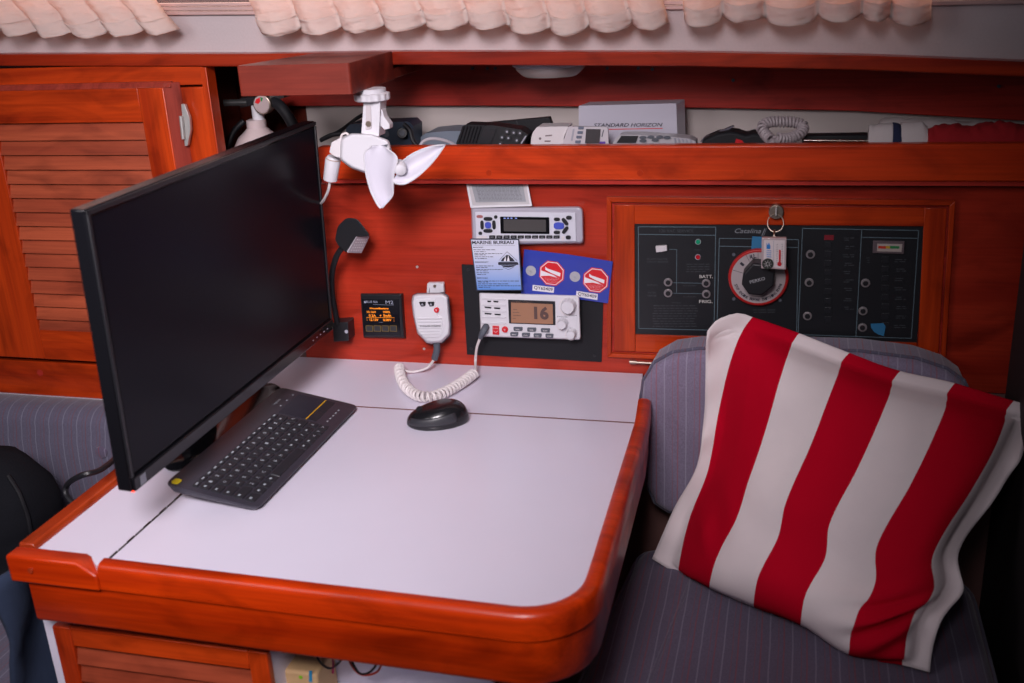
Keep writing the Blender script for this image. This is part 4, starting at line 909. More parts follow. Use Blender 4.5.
# ================================================================== ELECTRICAL PANEL DOOR
yD = -.010
ep = thing('electrical_panel', 'teak framed black electrical panel with a round battery switch in the wall', 'panel', tuple(P(780, 345, -.01)))
for nm_, l, m_ in (('top_trim', [(606.5, 197), (955.5, 200.5), (950, 206), (611.5, 202.5)], wood_x), ('bottom_trim', [(607, 357.5), (611.5, 353.5), (941, 367), (945, 371)], wood_x),
                   ('left_trim', [(606.5, 197), (611.5, 202.5), (611.5, 353.5), (607, 357.5)], wood_z), ('right_trim', [(955.5, 200.5), (945, 371), (940.5, 367), (949.5, 206)], wood_z)):
    bm = B(); pp(bm, l, -.009, .0005); mk(nm_, bm, m_, ep, bevel=.0012)
bm = B(); pp(bm, [(611, 202), (950, 205.5), (941, 367.5), (611, 354)], -.0012, .0005); mk('shadow_gap', bm, wood_dark, ep)
oL, iL = [(614, 205), (947, 208.5), (938, 364.5), (614, 351)], [(634.3, 224), (924.5, 226.5), (917, 343), (635.3, 334.5)]
bm = B()
for l_, m_, nm_ in (([(634.3, 205), (924.5, 208), (924.5, 226.5), (634.3, 224)], wood_x, 'top_rail'), ([(924.5, 208), oL[1], oL[2], (917, 363)], wood_z, 'right_stile'), ([(635.3, 334.5), (917, 343), (917, 363), (635.3, 351.7)], wood_x, 'bottom_rail'), ([oL[0], (634.3, 205), (635.3, 351.7), oL[3]], wood_z, 'left_stile')):
    bm = B(); pp(bm, l_, -.0075, -.0006); mk(nm_, bm, m_, ep, bevel=.001)
YF = -.0045
bm = B(); pp(bm, iL, YF, -.0008); face = mk('face_plate', bm, mat('panel_black', (.010, .011, .014), .4), ep)
y1 = YF-.0002
k4 = cv(620, 210, 5.253); k7 = cv(700, 200, 3.938)
bm = B(); lw = .0011
def boxl(bm, k, l): 
    for a, b_ in zip(l, l[1:]+l[:1]): seg(bm, k(*a), k(*b_), lw, y1, .0001)
boxl(bm, k4, [(96, 88), (503, 90), (494, 632), (99, 622)]); seg(bm, k4(98, 128), k4(502, 133), lw, y1, .0001)
seg(bm, k4(258, 206), k4(298, 208), .0008, y1); seg(bm, k4(298, 208), k4(297, 438), .0008, y1); seg(bm, k4(272, 382), k4(435, 385), .0008, y1); seg(bm, k4(272, 437), k4(435, 440), .0008, y1)
boxl(bm, k7, [(76, 151), (388, 156), (380, 545), (66, 535)]); seg(bm, k7(76, 182), k7(387, 187), lw, y1)
boxl(bm, k7, [(404, 112), (861, 120), (832, 545), (386, 530)]); seg(bm, k7(637, 116), k7(614, 537), lw, y1); seg(bm, k7(636, 147), k7(858, 151), lw, y1)
mk('panel_lines', bm, mat('panel_line_blue', (.10, .15, .18), .6), face)
SHEAR = .35; bm = B(); wt(bm, 'Catalina', k7(137, 130), k7(240, 131), 4.6, y1, .006); SHEAR = 0.0; seg(bm, k7(243, 142), k7(256, 112), .0012, y1); seg(bm, k7(250, 142), k7(262, 112), .0006, y1)
mk('brand_lettering', bm, mat('brand_grey', (.22, .23, .25), .5), face)
bm = B()
for s, a, w, h in (('BATT.', (418, 358), 70, 17), ('FRIG.', (416, 489), 70, 17)): wt(bm, s, k4(*a), k4(a[0]+w, a[1]), h/5.25, y1-.0006, .015)
mk('label_lettering', bm, mat('label_white', (.50, .48, .46), .5), face)
bm = B()
for s, a, w, h in (('120 VAC SERVICE', (208, 117), 178, 15), ('30 AMP MASTER', (142, 262), 108, 9), ('CIRCUIT BREAKER', (142, 276), 112, 9), ('POLARITY', (390, 212), 36, 7), ('OUTLETS', (142, 398), 55, 9), ('WATER', (146, 438), 42, 9), ('HEATER', (146, 454), 46, 9), ('ACCESSORY', (330, 400), 72, 7), ('ACCESSORY', (330, 458), 72, 7), ('WARNING', (272, 490), 46, 7)):
    wt(bm, s, k4(*a), k4(a[0]+w, a[1]+1), h/5.25, y1)
random.seed(11)
def lines(bm, k, x, y, w, n, dy, h=.0009):
    for i in range(n):
        a = x+random.uniform(0, 12)
        while a < x+w-random.uniform(0, 20):
            l = random.uniform(10, 34); seg(bm, k(a, y+i*dy), k(min(a+l, x+w), y+i*dy), h, y1, .0001); a += l+6
lines(bm, k4, 170, 503, 240, 9, 13.5); lines(bm, k4, 345, 285, 125, 4, 13); lines(bm, k7, 205, 433, 100, 2, 9); 
for i in range(9): lines(bm, k7, 562, 150+i*33+(i > 6)*8, 45, 2, 8)
for i in range(8): lines(bm, k7, 762, 235+i*37, 50, 2, 8)
for i in range(3): lines(bm, k7, 648, 228+i*9, 20, 1, 8)
mk('small_print', bm, mat('faint_print2', (.055, .062, .072), .6), face)
bm = B(); pp(bm, rq(pts(k4, [(186, 192), (245, 188), (248, 216), (190, 224)]), .8), -.012, YF); mk('master_switch', bm, whg, ep, bevel=.001, label='small white toggle switch')
kn = mat('knob_ring_grey', (.30, .27, .28), .35, metal=.4)
def breaker(u, v):
    bm = B(); disc(bm, u, v, .0072, YF-.003, YF, 20); b_ = mk('breaker_button', bm, kn, ep, bevel=.0006)
    bm = B(); disc(bm, u, v+.3, .0042, YF-.0058, YF-.003, 16); mk('button_cap', bm, blk, b_, bevel=.0005)
for p in ((252, 381), (252, 438), (452, 386), (453, 443)): breaker(*k4(*p))
for p in ((435, 215), (430, 326), (423, 458), (652, 328), (642, 438), (640, 503)): breaker(*k7(*p))
for (x, y_), c_, nm_ in (((410, 168), (.01, .28, .14), 'green'), ((409, 248), (.45, .01, .02), 'red')):
    bm = B(); disc(bm, *k4(x, y_), .0048, YF-.0022, YF, 18); b_ = mk('indicator_lamp', bm, gry, ep)
    bm = B(); disc(bm, *k4(x, y_), .0038, YF-.0040, YF-.002, 16); mk('lamp_lens', bm, mat(nm_+'_lens', c_, .25), b_, label=nm_+' indicator lens')
bm = B()
for cx_ in (505, 730):
    for i in range(9 if cx_ < 600 else 8):
        y_ = 175+i*37+(cx_ > 600)*60
        if y_ < 500:
            bm = B(); pp(bm, rq(pts(k7, [(cx_-14, y_-11), (cx_+14, y_-11), (cx_+13, y_+12), (cx_-15, y_+12)]), .4), YF-.0016, YF); mk('rocker_switch', bm, mat('rocker_black', (.013, .014, .018), .4), ep, bevel=.0004)
bm = B(); pp(bm, pts(k7, [(490, 138), (527, 139), (526, 158), (489, 157)]), YF-.001, YF); mk('red_label', bm, mat('dim_red', (.20, .005, .015), .5), ep, label='small red label')
bm = B(); pp(bm, rq(pts(k7, [(682, 161), (806, 164), (802, 213), (680, 209)]), .6), YF-.0045, YF); me_ = mk('volt_meter', bm, mat('meter_case', (.12, .09, .10), .4), ep, bevel=.0008)
bm = B(); flatpoly(bm, pts(k7, [(698, 172), (797, 174), (793, 204), (697, 202)]), YF-.0049); mk('meter_face', bm, mat('meter_cream', (.42, .36, .33), .5), me_)
for x0_, x1_, c_ in ((702, 732, (.5, .03, .01)), (732, 748, (.5, .30, .02)), (748, 785, (.02, .20, .06))):
    bm = B(); flatpoly(bm, pts(k7, [(x0_, 181), (x1_, 182), (x1_, 192), (x0_, 191)]), YF-.0053); mk('meter_band', bm, mat('band%.2f' % c_[0]+str(x0_), c_, .5), me_)
tape = mat('painters_tape', (.02, .16, .33), .6)
bm = B(); pp(bm, pts(k7, [(672, 488), (722, 485), (731, 499), (724, 536), (706, 531), (686, 520), (674, 503)]), YF-.0036, YF-.003); mk('blue_tape', bm, tape, ep, label='torn scrap of blue tape')
bm = B(); pp(bm, pts(k7, [(206, 143), (262, 146), (258, 202), (201, 199)]), YF-.0006, YF); mk('blue_tape', bm, tape, ep, label='square of blue tape above the switch')
# battery switch
c = k7(229, 307); R_ = .0485
bm = B(); disc(bm, *c, R_, YF-.010, YF, 56); bs = mk('battery_switch', bm, mat('switch_red', (.42, .012, .012), .4), ep, bevel=.002)
bm = B(); disc(bm, *c, R_*.90, YF-.0108, YF-.010, 56); mk('dial_plate', bm, mat('dial_cream', (.40, .34, .35), .5), bs)
bm = B(); yk = YF-.0111; c0 = P(*c, yk)
for a in (163, 118, 92, 45): 
    d = V((math.cos(math.radians(a)), 0, math.sin(math.radians(a)))); s = V((0, 1, 0)).cross(d)*.0003
    prism(bm, [c0+d*R_*.52-s, c0+d*R_*.90-s, c0+d*R_*.90+s, c0+d*R_*.52+s], (0, .0001, 0))
def arc_text(s, a0, a1, r, h, flip=False):
    for i, ch in enumerate(s):
        if ch == ' ': continue
        a = math.radians(a0+(a1-a0)*(i+.5)/len(s)); d = V((math.cos(a), 0, math.sin(a))); t = V((math.sin(a), 0, -math.cos(a)))
        if flip: upv, rt = -d, -t
        else: upv, rt = d, t
        w = h*.62; text(bm, ch, c0+d*r-rt*w/2-upv*h/2, rt*w, upv*h, .0001, .02)
arc_text('ALL', 113, 97, R_*.78, .0072); arc_text('1', 146, 132, R_*.72, .007); arc_text('2', 84, 60, R_*.72, .007)
arc_text('STOP ENGINE BEFORE SWITCHING "OFF"', 198, 346, R_*.78, .0046, True)
mk('dial_print', bm, ink, bs)
bm = B(); pp(bm, rq(pts(k7, [(208, 250), (255, 254), (293, 292), (291, 338), (243, 378), (192, 372), (164, 334), (172, 290)]), 1.2), YF-.040, YF-.0109, 1.04); kb_ = mk('switch_knob', bm, blk, bs, bevel=.003)
kbm = B(); wt(kbm, 'PERKO', k7(198, 330), k7(258, 314), 3.2, YF-.0403, .02); mk('knob_print', kbm, mat('knob_print_grey', (.3, .3, .32), .5), kb_)
for p in ((133, 215), (325, 225), (133, 390), (315, 395)):
    bm = B(); disc(bm, *k7(*p), .0028, YF-.001, YF, 10); mk('screw', bm, slate, ep)
# lock and hinge
bm = B(); disc(bm, *k7(300, 48), .0118, -.019, -.0075, 24); lk = mk('lock', bm, brass, ep, bevel=.0012)
bm = B(); pp(bm, rect(775.2, 208, 776.8, 216), -.030, -.0192); mk('key', bm, silver, lk, bevel=.0003)
bm = B(); tube(bm, [P(629.5, 361.8, -.013), P(659, 363.8, -.013)], .0026, 12); mk('hinge_pin', bm, brass, ep, smooth=True)
bm = B(); tube(bm, [P(630, 361.8, -.013), P(636, 362.2, -.013)], .0040, 12); mk('pin_knob', bm, brass, ep, smooth=True)
# key fob hanging from the key
fo = thing('key_fob', 'clear key fob with a red thermometer and tiny compass hanging from the panel lock', 'keyring', tuple(P(773, 268, -.05)))
bm = B(); c = P(775.5, 223, -.026); tube(bm, [c+V((math.cos(a)*.0125, .004*math.sin(a), math.sin(a)*.0135)) for a in [i*2*PI/28 for i in range(29)]], .0009, 6, caps=False); mk('split_ring', bm, brass, fo, smooth=True)
bm = B(); tube(bm, [P(774.6, 230, -.027), P(774, 237, -.045)], .0016, 6); tube(bm, [P(771, 240, -.052), P(774, 235, -.047), P(778, 240, -.052)], .001, 6); mk('link', bm, brass, fo, smooth=True)
yq = -.060
bm = B(); pp(bm, rq(pts(k7, [(243, 150), (341, 151), (339, 275), (241, 270)]), 1), yq, yq+.010); mk('case', bm, mat('clear_case', (.45, .36, .37), .15, coat=.5), fo, bevel=.001)
bm = B(); flatpoly(bm, pts(k7, [(252, 158), (334, 159), (332, 268), (250, 264)]), yq-.0005); mk('insert', bm, mat('fob_card', (.62, .55, .56), .4), fo)
bm = B(); seg(bm, k7(290, 160), k7(288, 264), .0008, yq-.0008); mk('divider', bm, gry, fo)
bm = B(); pp(bm, pts(k7, [(311, 197), (318, 197), (317, 252), (310, 252)]), yq-.0016, yq-.0006); disc(bm, *k7(313, 252), .0034, yq-.0018, yq-.0006, 14); mk('thermometer', bm, mat('thermo_red', (.5, .01, .02), .4), fo, label='red thermometer column')
bm = B()
for i in range(12): seg(bm, k7(300, 175+i*7), k7(307, 175+i*7), .0004, yq-.0008); seg(bm, k7(321, 175+i*7), k7(327, 175+i*7), .0004, yq-.0008)
mk('scale_marks', bm, ink, fo)
bm = B(); flatpoly(bm, pts(k7, [(262, 168), (267, 178), (271, 168), (277, 180), (277, 193), (262, 193)]), yq-.0009)
for i in range(4): seg(bm, k7(262, 200+i*8), k7(281, 200+i*8), .001, yq-.0009)
mk('blue_mark', bm, mat('fob_blue', (.02, .18, .5), .5), fo)
bm = B(); disc(bm, *k7(267, 252), .0090, yq-.0022, yq, 22); cm = mk('compass', bm, mat('compass_dark', (.03, .035, .03), .3), fo)
bm = B(); c = P(*k7(267, 252), yq-.0024)
for i in range(8): 
    a = i*PI/4; d = V((math.cos(a), 0, math.sin(a))); s = V((0, 1, 0)).cross(d)*.0004; prism(bm, [c+d*.002-s, c+d*.0075, c+d*.002+s], (0, .0001, 0))
mk('compass_rose', bm, whg, cm)
# ================================================================== TIMBER BLOCK AND FAN
zb = P(395, 79.5, -.03).z; ztp = zb+.046
bl = thing('wooden_block', 'thick mahogany block jutting from the shelf top above the screen', 'block', (-.74, -.03, zb))
xb0, xb1, yf0 = P(239, 90, -.214).x, -.6455, -.214
bm = B()
q = rq([(xb0, yf0), (xb1, yf0), (xb1, -.0315), (xb0+.045, -.0315)], [.006, .006, .001, .001], 5)
prism(bm, [(x, y, ztp) for x, y in q], (0, 0, zb-ztp)); mk('block', bm, wood_block, bl, bevel=.007, seg=4)
bm = B(); pr = [(-.0312, zb+.001), (.12, zb+.001), (.12, zb+.017), (-.0312, zb+.017)]
prism(bm, [(-.80, y, z) for y, z in pr], (-.647+.80, 0, 0)); mk('tongue', bm, wood_block, bl, bevel=.001)
k = cv(310, 75, 4.88)
fan = thing('cabin_fan', 'white two bladed cabin fan hanging under the wooden block', 'fan', tuple(P(372, 88, -.145)))
yF = -.145; cf = P(371.5, 90, yF); cf = V((cf.x, yF, zb))
bm = B(); rr = []
n_ = 14
for s, dz in ((.82, 0), (1, -.002), (1.0, -.011), (.9, -.013)): rr.append([cf+V((math.cos(a)*.0275*s*(1+.035*math.cos(a*n_)), math.sin(a)*.0275*s*(1+.035*math.cos(a*n_)), dz-.006)) for a in [i*2*PI/84 for i in range(84)]])
lathe(bm, [(.0225, 0), (.0225, -.007)], cf, (0, 0, 1), 28); mk('mount_flange', bm, wht, fan)
bm = B(); loft(bm, rr, closed=True, caps=True); mk('clamp_knob', bm, wht, fan, smooth=True)
bm = B(); st_ = rq(pts(k, [(262, 122), (343, 122), (336, 300), (250, 285)]), .8); pp(bm, st_, yF-.014, yF+.014); mk('stem', bm, wht, fan, bevel=.004)
bm = B(); pp(bm, rq(pts(k, [(272, 145), (296, 150), (300, 262), (270, 270)]), 1.5), yF-.0155, yF-.013); sr_ = mk('stem_slot', bm, mat('stem_inner', (.55, .50, .52), .5), fan, bevel=.0006)
bm = B(); disc(bm, *k(284, 239), .0045, yF-.0175, yF-.0145, 16); mk('pivot_screw', bm, brass, fan)
bm = B(); pp(bm, rq(pts(k, [(340, 165), (352, 170), (362, 205), (388, 240), (388, 262), (362, 268), (342, 245), (330, 210)]), 1), yF-.008, yF+.008); mk('tilt_lever', bm, wht, fan, bevel=.002)
bm = B(); bd = rq(pts(k, [(150, 312), (200, 284), (300, 288), (385, 318), (398, 360), (400, 430), (300, 490), (200, 455), (145, 412)]), 3, 4)
cc2 = (sum(a for a, _ in bd)/len(bd), sum(b_ for _, b_ in bd)/len(bd)); s3 = lambda s: [(cc2[0]+(a-cc2[0])*s, cc2[1]+(b_-cc2[1])*s) for a, b_ in bd]
loft(bm, [[P(a, b_, yF+.030) for a, b_ in s3(.80)], [P(a, b_, yF+.020) for a, b_ in s3(.97)], [P(a, b_, yF-.030) for a, b_ in s3(1)], [P(a, b_, yF-.038) for a, b_ in s3(.92)]], closed=True, caps=True)
mk('motor_housing', bm, wht, fan, bevel=.002)
bm = B(); ec = rq(pts(k, [(92, 380), (102, 330), (150, 305), (165, 330), (160, 410), (120, 400)]), 1.5); pp(bm, ec, yF-.026, yF+.018, .96); mk('end_cap', bm, whg, fan, bevel=.003)
bm = B(); tube(bm, [P(*k(x, y_), yF) for x, y_ in ((116, 398), (112, 415), (98, 515))], [.010, .0125, .0115], 18); co = mk('switch_barrel', bm, wht, fan, bevel=.001)
bm = B(); lathe(bm, [(.0100, 0), (.0128, .002), (.010, .004)], P(*k(114, 405), yF), (P(*k(98, 515), yF)-P(*k(116, 398), yF)), 18); mk('barrel_collar', bm, mat('tan_collar', (.45, .33, .28), .5), fan, smooth=True)
bm = B(); tube(bm, smooth_path([P(*k(97, 515), yF), P(*k(90, 560), yF+.002), P(*k(66, 612), yF+.02), P(*k(40, 640), yF+.06), P(*k(10, 700), -.02)], 6), .0024, 8); mk('power_cord', bm, cord, fan, smooth=True)
bm = B(); tube(bm, smooth_path([P(*k(150, 305), yF), P(*k(158, 290), yF), P(*k(178, 284), yF), P(*k(190, 298), yF)], 6), .0018, 8); mk('cord_loop', bm, cord, fan, smooth=True)
# vents
bm = B()
for l in ([(345, 345), (375, 340), (372, 355)], [(355, 365), (385, 362), (398, 395), (380, 385)]): pp(bm, pts(k, l), yF-.0415, yF-.036)
mk('vent_slot', bm, slate, fan)
yh = -.205; hub = P(*k(445, 462), yh)
bm = B(); tube(bm, [P(*k(370, 430), yF-.035), P(*k(425, 455), yh+.012)], .008, 16); mk('shaft', bm, wht, fan, smooth=True)
axv = V((.35, -.90, -.20)).normalized()
bm = B(); lathe(bm, [(.0085, -.024), (.0105, -.018), (.0105, -.004), (.0085, .001), (.004, .003)], hub+V((0, -.004, 0)), axv, 22); mk('hub', bm, wht, fan, smooth=True)
blm = mat('blade_white', (.60, .58, .66), .45)
def blade(La, Lb, ya, yb_, ym):
    n_ = len(La); bm = B(); rows = []
    A_ = smooth_path([P(*k(*p), y_) for p, y_ in zip(La, ya)], 5); Bv = smooth_path([P(*k(*p), y_) for p, y_ in zip(Lb, yb_)], 5)
    for a, b_ in zip(A_, Bv): rows.append([a.lerp(b_, t)+V((0, ym*4*t*(1-t), 0)) for t in [i/6 for i in range(7)]])
    loft(bm, rows); o = mk('blade', bm, blm, fan, smooth=True, auto=False); s = o.modifiers.new('s', 'SOLIDIFY'); s.thickness = .0016; s.offset = 0
    bm = B(); tube(bm, A_, .0015, 6); tube(bm, Bv, .0012, 6); mk('blade_rim', bm, wht, o, smooth=True)
blade([(300, 346), (266, 385), (272, 470), (295, 560), (325, 625), (344, 650)], [(375, 358), (425, 405), (410, 480), (406, 540), (402, 590), (352, 648)], [-.200]*6, [-.205, -.212, -.212, -.208, -.204, -.201], .012)
blade([(405, 510), (418, 528), (470, 528), (540, 482), (610, 410), (655, 346)], [(445, 430), (462, 412), (500, 385), (560, 358), (610, 345), (650, 341)], [-.212, -.212, -.205, -.198, -.190, -.186], [-.200, -.196, -.190, -.186, -.184, -.184], .010)
# ================================================================== EXTINGUISHER IN THE CUBBY
ex = thing('fire_extinguisher', 'white fire extinguisher with a round gauge in the dark recess behind the screen', 'extinguisher', (-.965, .10, -.05))
ey = .10; gz = P(262, 105, ey); dome = P(256, 121, ey)
exx = dome.x; rz0 = dome.z
bm = B(); lathe(bm, [(.040, -.05-rz0), (.050, -.04-rz0), (.050, -.062), (.0465, -.045), (.037, -.029), (.024, -.018), (.0185, -.012), (.0185, .002), (.012, .004)], (exx, ey, rz0), (0, 0, 1), 36); mk('cylinder', bm, mat('extinguisher_white', (.62, .50, .50), .3, coat=.4), ex, smooth=True)
bm = B(); lathe(bm, [(.011, 0), (.011, .03)], (exx+.006, ey, rz0), (0, 0, 1), 18); mk('valve', bm, wht, ex, smooth=True)
gc = P(261.6, 104.5, ey-.025)
bm = B(); tube(bm, [gc+V((0, .018, 0)), gc], .0185, 28); gg = mk('gauge', bm, brass, ex, bevel=.002)
bm = B(); tube(bm, [gc, gc-V((0, .0008, 0))], .0155, 28); mk('gauge_face', bm, mat('gauge_face', (.45, .36, .36), .2, coat=.6), gg)
bm = B(); cg = gc-V((0, .0012, 0)); a0, a1 = 1.7, 2.9
prism(bm, [cg+V((math.cos(a)*r_, 0, math.sin(a)*r_)) for r_, a in [(.006, a0), (.013, a0), (.0135, (a0+a1)/2), (.013, a1), (.006, a1)]], (0, .0003, 0)); mk('gauge_red_band', bm, red, gg, label='red gauge band')
bm = B(); prism(bm, [cg+V((math.cos(a)*r_, 0, math.sin(a)*r_)) for r_, a in [(.006, 1.2), (.013, 1.2), (.013, 1.6), (.006, 1.6)]], (0, .0003, 0)); mk('gauge_green_band', bm, mat('gauge_green', (.02, .2, .05), .5), gg, label='green gauge band')
bm = B(); tube(bm, [P(247, 102.5, ey-.01), P(224, 103, ey-.02)], .0065, 14); mk('handle', bm, mat('handle_steel', (.06, .06, .06), .3, metal=.5), ex, smooth=True)
bm = B(); pp(bm, rq([(240, 98), (256, 97), (284, 92), (284, 98), (262, 103), (240, 108)], 1), ey-.012, ey+.012); mk('lever', bm, blk, ex, bevel=.002)
bm = B(); tube(bm, smooth_path([P(270, 100, ey), P(282, 108, ey-.02), P(295, 130, ey-.02), P(300, 160, ey), P(300, 220, ey+.02)], 8), .0105, 14); mk('hose', bm, blkm, ex, smooth=True)
bm = B(); tube(bm, smooth_path([P(244, 121, ey+.05), P(233, 133, ey+.04), P(228, 152, ey+.03), P(230, 175, ey+.03)], 6), .006, 10); mk('bracket_strap', bm, blk, ex, smooth=True)
struct('trim_2', box(B(), (xr+.01, .005, -.07), (-.803, .2, -.052)), wood_dark)
# ================================================================== THINGS ON THE SHELF
ZS = .3525
def onshelf(bm, pts_, yf, yb, scale=1.0):      # outline whose hidden lower edge reaches the shelf board
    p3 = [P(u, v, yf) for u, v in pts_]; p3 = [V((p.x, p.y, ZS)) if v >= 150 else p for p, (u, v) in zip(p3, pts_)]
    return prism(bm, p3, (0, yb-yf, 0), scale)
# boxed cover
yb_ = .095
bx = thing('equipment_cover', 'white plastic dust cover lettered in black standing on the shelf', 'cover', tuple(P(634, 150, yb_)))
k = cv(540, 85, 5.689)
fr = rq(pts(k, [(220, 118), (775, 104), (785, 330), (222, 330)]), [1.5, 1.5, .01, .01], 5)
fr = [(a, b_ if b_ < 130 else 160) for a, b_ in fr]
p3 = [P(u, v, yb_) for u, v in fr]; p3 = [V((p.x, p.y, max(p.z, ZS))) for p in p3]
bk3 = [V((p.x+.010, yb_+.040, p.z+(.001 if p.z > ZS+.002 else 0))) for p in p3]
pw = mat('cover_white', (.50, .48, .56), .3, coat=.3)
bm = B(); loft(bm, [p3, bk3], closed=True, caps=True); mk('shell', bm, pw, bx, bevel=.0075, seg=4)
SHEAR = .3; bm = B(); wt(bm, 'STANDARD HORIZON', k(305, 239), k(698, 236), 3.6, yb_-.0006, .012); SHEAR = 0.0; mk('lettering', bm, ink, bx)
bm = B(); seg(bm, k(345, 253), k(698, 247), .0012, yb_-.0006); mk('red_underline', bm, red, bx)
# power supply and its plug
ps = thing('power_adapter', 'blue black power adapter with a round socket on the shelf beside the fan', 'adapter', tuple(P(395, 150, .06)))
bm = B(); onshelf(bm, rq([(346, 128), (350, 124), (408, 121.5), (413, 126), (413, 160), (346, 160)], .6), .06, .11); mk('case', bm, mat('adapter_blue_black', (.022, .036, .062), .4), ps, bevel=.003)
bm = B(); tube(bm, [P(402, 133, .058), P(402, 133, .04)], .0095, 18); s_ = mk('socket', bm, blk, ps, bevel=.001)
bm = B(); tube(bm, [P(402, 133, .0395), P(402, 133, .0385)], .005, 14); mk('socket_hole', bm, slate, s_)
bm = B(); disc(bm, 386, 134, .006, .0585, .06, 16); mk('screw', bm, slate, ps)
bm = B(); tube(bm, smooth_path([P(404, 124, .045), P(410, 130, .04), P(413, 140, .035), P(419, 148, .03)], 6), .004, 8); mk('cable', bm, blk, ps, smooth=True)
cl = 'cables lying on the open shelf'
cable('cable', [V((P(u, 150, y_).x, y_, max(P(u, v, y_).z, ZS+.004))) for u, v, y_ in ((321, 141, .05), (340, 132, .07), (352, 124, .09), (362, 117, .10), (372, 113, .11), (384, 116, .12), (400, 124, .12), (415, 140, .12))], .0034, blk, 'black cable arching over the shelf behind the fan stem', 'cable', group=cl)
cable('cable', [P(321, 140, .03), P(332, 135, .03), P(345, 134, .035), P(358, 138, .035), P(372, 142, .03)], .0040, blkm, 'black cable bundle lying low between screen and fan', 'cable', group=cl)
cable('cable', [P(419, 147, .02), P(424, 141, .025), P(433, 138.6, .03), P(446, 141, .03), P(458, 147, .02)], .0030, mat('grey_cord', (.42, .38, .42), .45), 'pale grey cable looping up at the front of the shelf', 'cable', group=cl)
gb = thing('tray', 'flat blue grey tray on the shelf behind the pale cable', 'tray', tuple(P(440, 140, .12)))
bm = B(); onshelf(bm, rq([(418, 139), (426, 133), (446, 131), (468, 131), (468, 160), (416, 160)], 1), .10, .17); mk('body', bm, mat('blue_grey', (.16, .19, .24), .5), gb, bevel=.003)
k = cv(380, 90, 5.689)
hr = thing('handheld_radio', 'black handheld transceiver with ribbed top and small keypad lying on the shelf', 'radio', tuple(P(490, 146, .04)))
yr = .045
bm = B(); onshelf(bm, rq([*pts(k, [(430, 310), (470, 205), (490, 196), (600, 200), (560, 310)]), (478, 160), (455, 160)], .8), yr, yr+.035); mk('ribbed_head', bm, blkm, hr, bevel=.002)
bm = B()
for i in range(6): 
    bm = B(); tube(bm, [P(*k(478+i*19, 208), yr-.001), P(*k(450+i*19, 300), yr-.001)], .0016, 6); mk('rib', bm, blk, hr)
bm = B(); onshelf(bm, rq([*pts(k, [(600, 202), (640, 200), (800, 225), (842, 255), (815, 312)]), (520, 160), (476, 160), k(555, 305)], .8), yr-.001, yr+.035); mk('body', bm, blk, hr, bevel=.002)
bm = B(); pp(bm, rq(pts(k, [(592, 222), (662, 226), (630, 306), (562, 306)]), .5), yr-.003, yr); mk('screen', bm, mat('dull_lcd', (.028, .028, .032), .25), hr)
for x, y_ in ((722, 238), (760, 243), (796, 246), (694, 270), (730, 274), (778, 287), (684, 308)):
    bm = B(); disc(bm, *k(x, y_), .0042, yr-.004, yr, 14); b_ = mk('button', bm, dgrey, hr)
    bm = B(); disc(bm, *k(x, y_), .0018, yr-.0046, yr-.004, 8); mk('mark', bm, gry, b_)
bm = B(); seg(bm, k(802, 305), k(830, 262), .0022, yr-.004, .002); mk('side_bar', bm, gry, hr)
bo_ = thing('black_folder', 'thin black case propped up behind the handheld transceiver', 'case', tuple(P(520, 146, .11)))
bm = B(); onshelf(bm, [k(608, 188), k(962, 155), k(985, 215), (553, 160), (486, 160)], .11, .125); mk('body', bm, blkm, bo_, bevel=.001)
bm = B(); seg(bm, k(775, 175), k(790, 215), .0016, .1092, .001); mk('strap', bm, dgrey, bo_)
k = cv(540, 85, 5.689)
oa = thing('outlet_adapter', 'white plug-in outlet adapter on the shelf beside the folded black case', 'adapter', tuple(P(547, 146, .04)))
yr = .035
bm = B(); onshelf(bm, rq([k(-50, 300), (533, 132), (537, 127), *pts(k, [(100, 236), (160, 236), (135, 300)]), (562, 160), (529, 160)], [.4, 1.5, 1.5, .4, .4, .4, .4, .4]), yr, yr+.04); mk('body', bm, whg, oa, bevel=.003)
bm = B()
pp(bm, pts(k, [(30, 286), (68, 283), (68, 290), (30, 293)]), yr-.0006, yr); pp(bm, pts(k, [(26, 316), (60, 316), (60, 323), (26, 323)]), yr-.0006, yr); disc(bm, *k(0, 305), .0022, yr-.0006, yr, 12); mk('socket', bm, mat('socket_dark', (.18, .14, .15), .5), oa)
gp = thing('display_instrument', 'white instrument with a grey screen and side buttons leaning on the shelf', 'instrument', tuple(P(585, 146, .03)))
yr = .028
bm = B(); onshelf(bm, rq([*pts(k, [(130, 330), (160, 236), (385, 240), (390, 325)]), (608, 160), (560, 160)], [1.2, 2.2, 2.2, .4, .4, .4]), yr, yr+.008); mk('body', bm, mat('instrument_white', (.56, .52, .56), .35), gp, bevel=.002)
bm = B(); pp(bm, rq(pts(k, [(262, 250), (345, 252), (338, 332), (256, 332)]), .4), yr-.002, yr); mk('screen', bm, mat('lcd_dark_grey', (.06, .055, .06), .3), gp)
for i, (x, y_) in enumerate(((233, 244), (228, 270), (222, 296), (216, 323))):
    bm = B(); pp(bm, rq(pts(k, [(x-16, y_-7), (x+16, y_-7), (x+14, y_+8), (x-16, y_+8)]), .9), yr-.002, yr); mk('button', bm, mat('blue_grey_button', (.14, .16, .22), .4), gp)
bm = B(); pp(bm, rq(pts(k, [(340, 322), (370, 322), (372, 334), (338, 334)]), .6), yr-.002, yr); mk('purple_button', bm, mat('purple', (.12, .05, .35), .4), gp, label='small purple button')
bm = B(); seg(bm, k(180, 318), k(192, 250), .003, yr-.0006); mk('side_label', bm, gry, gp)
bm = B(); seg(bm, k(352, 295), k(362, 255), .0016, yr-.0006); mk('marking', bm, slate, gp)
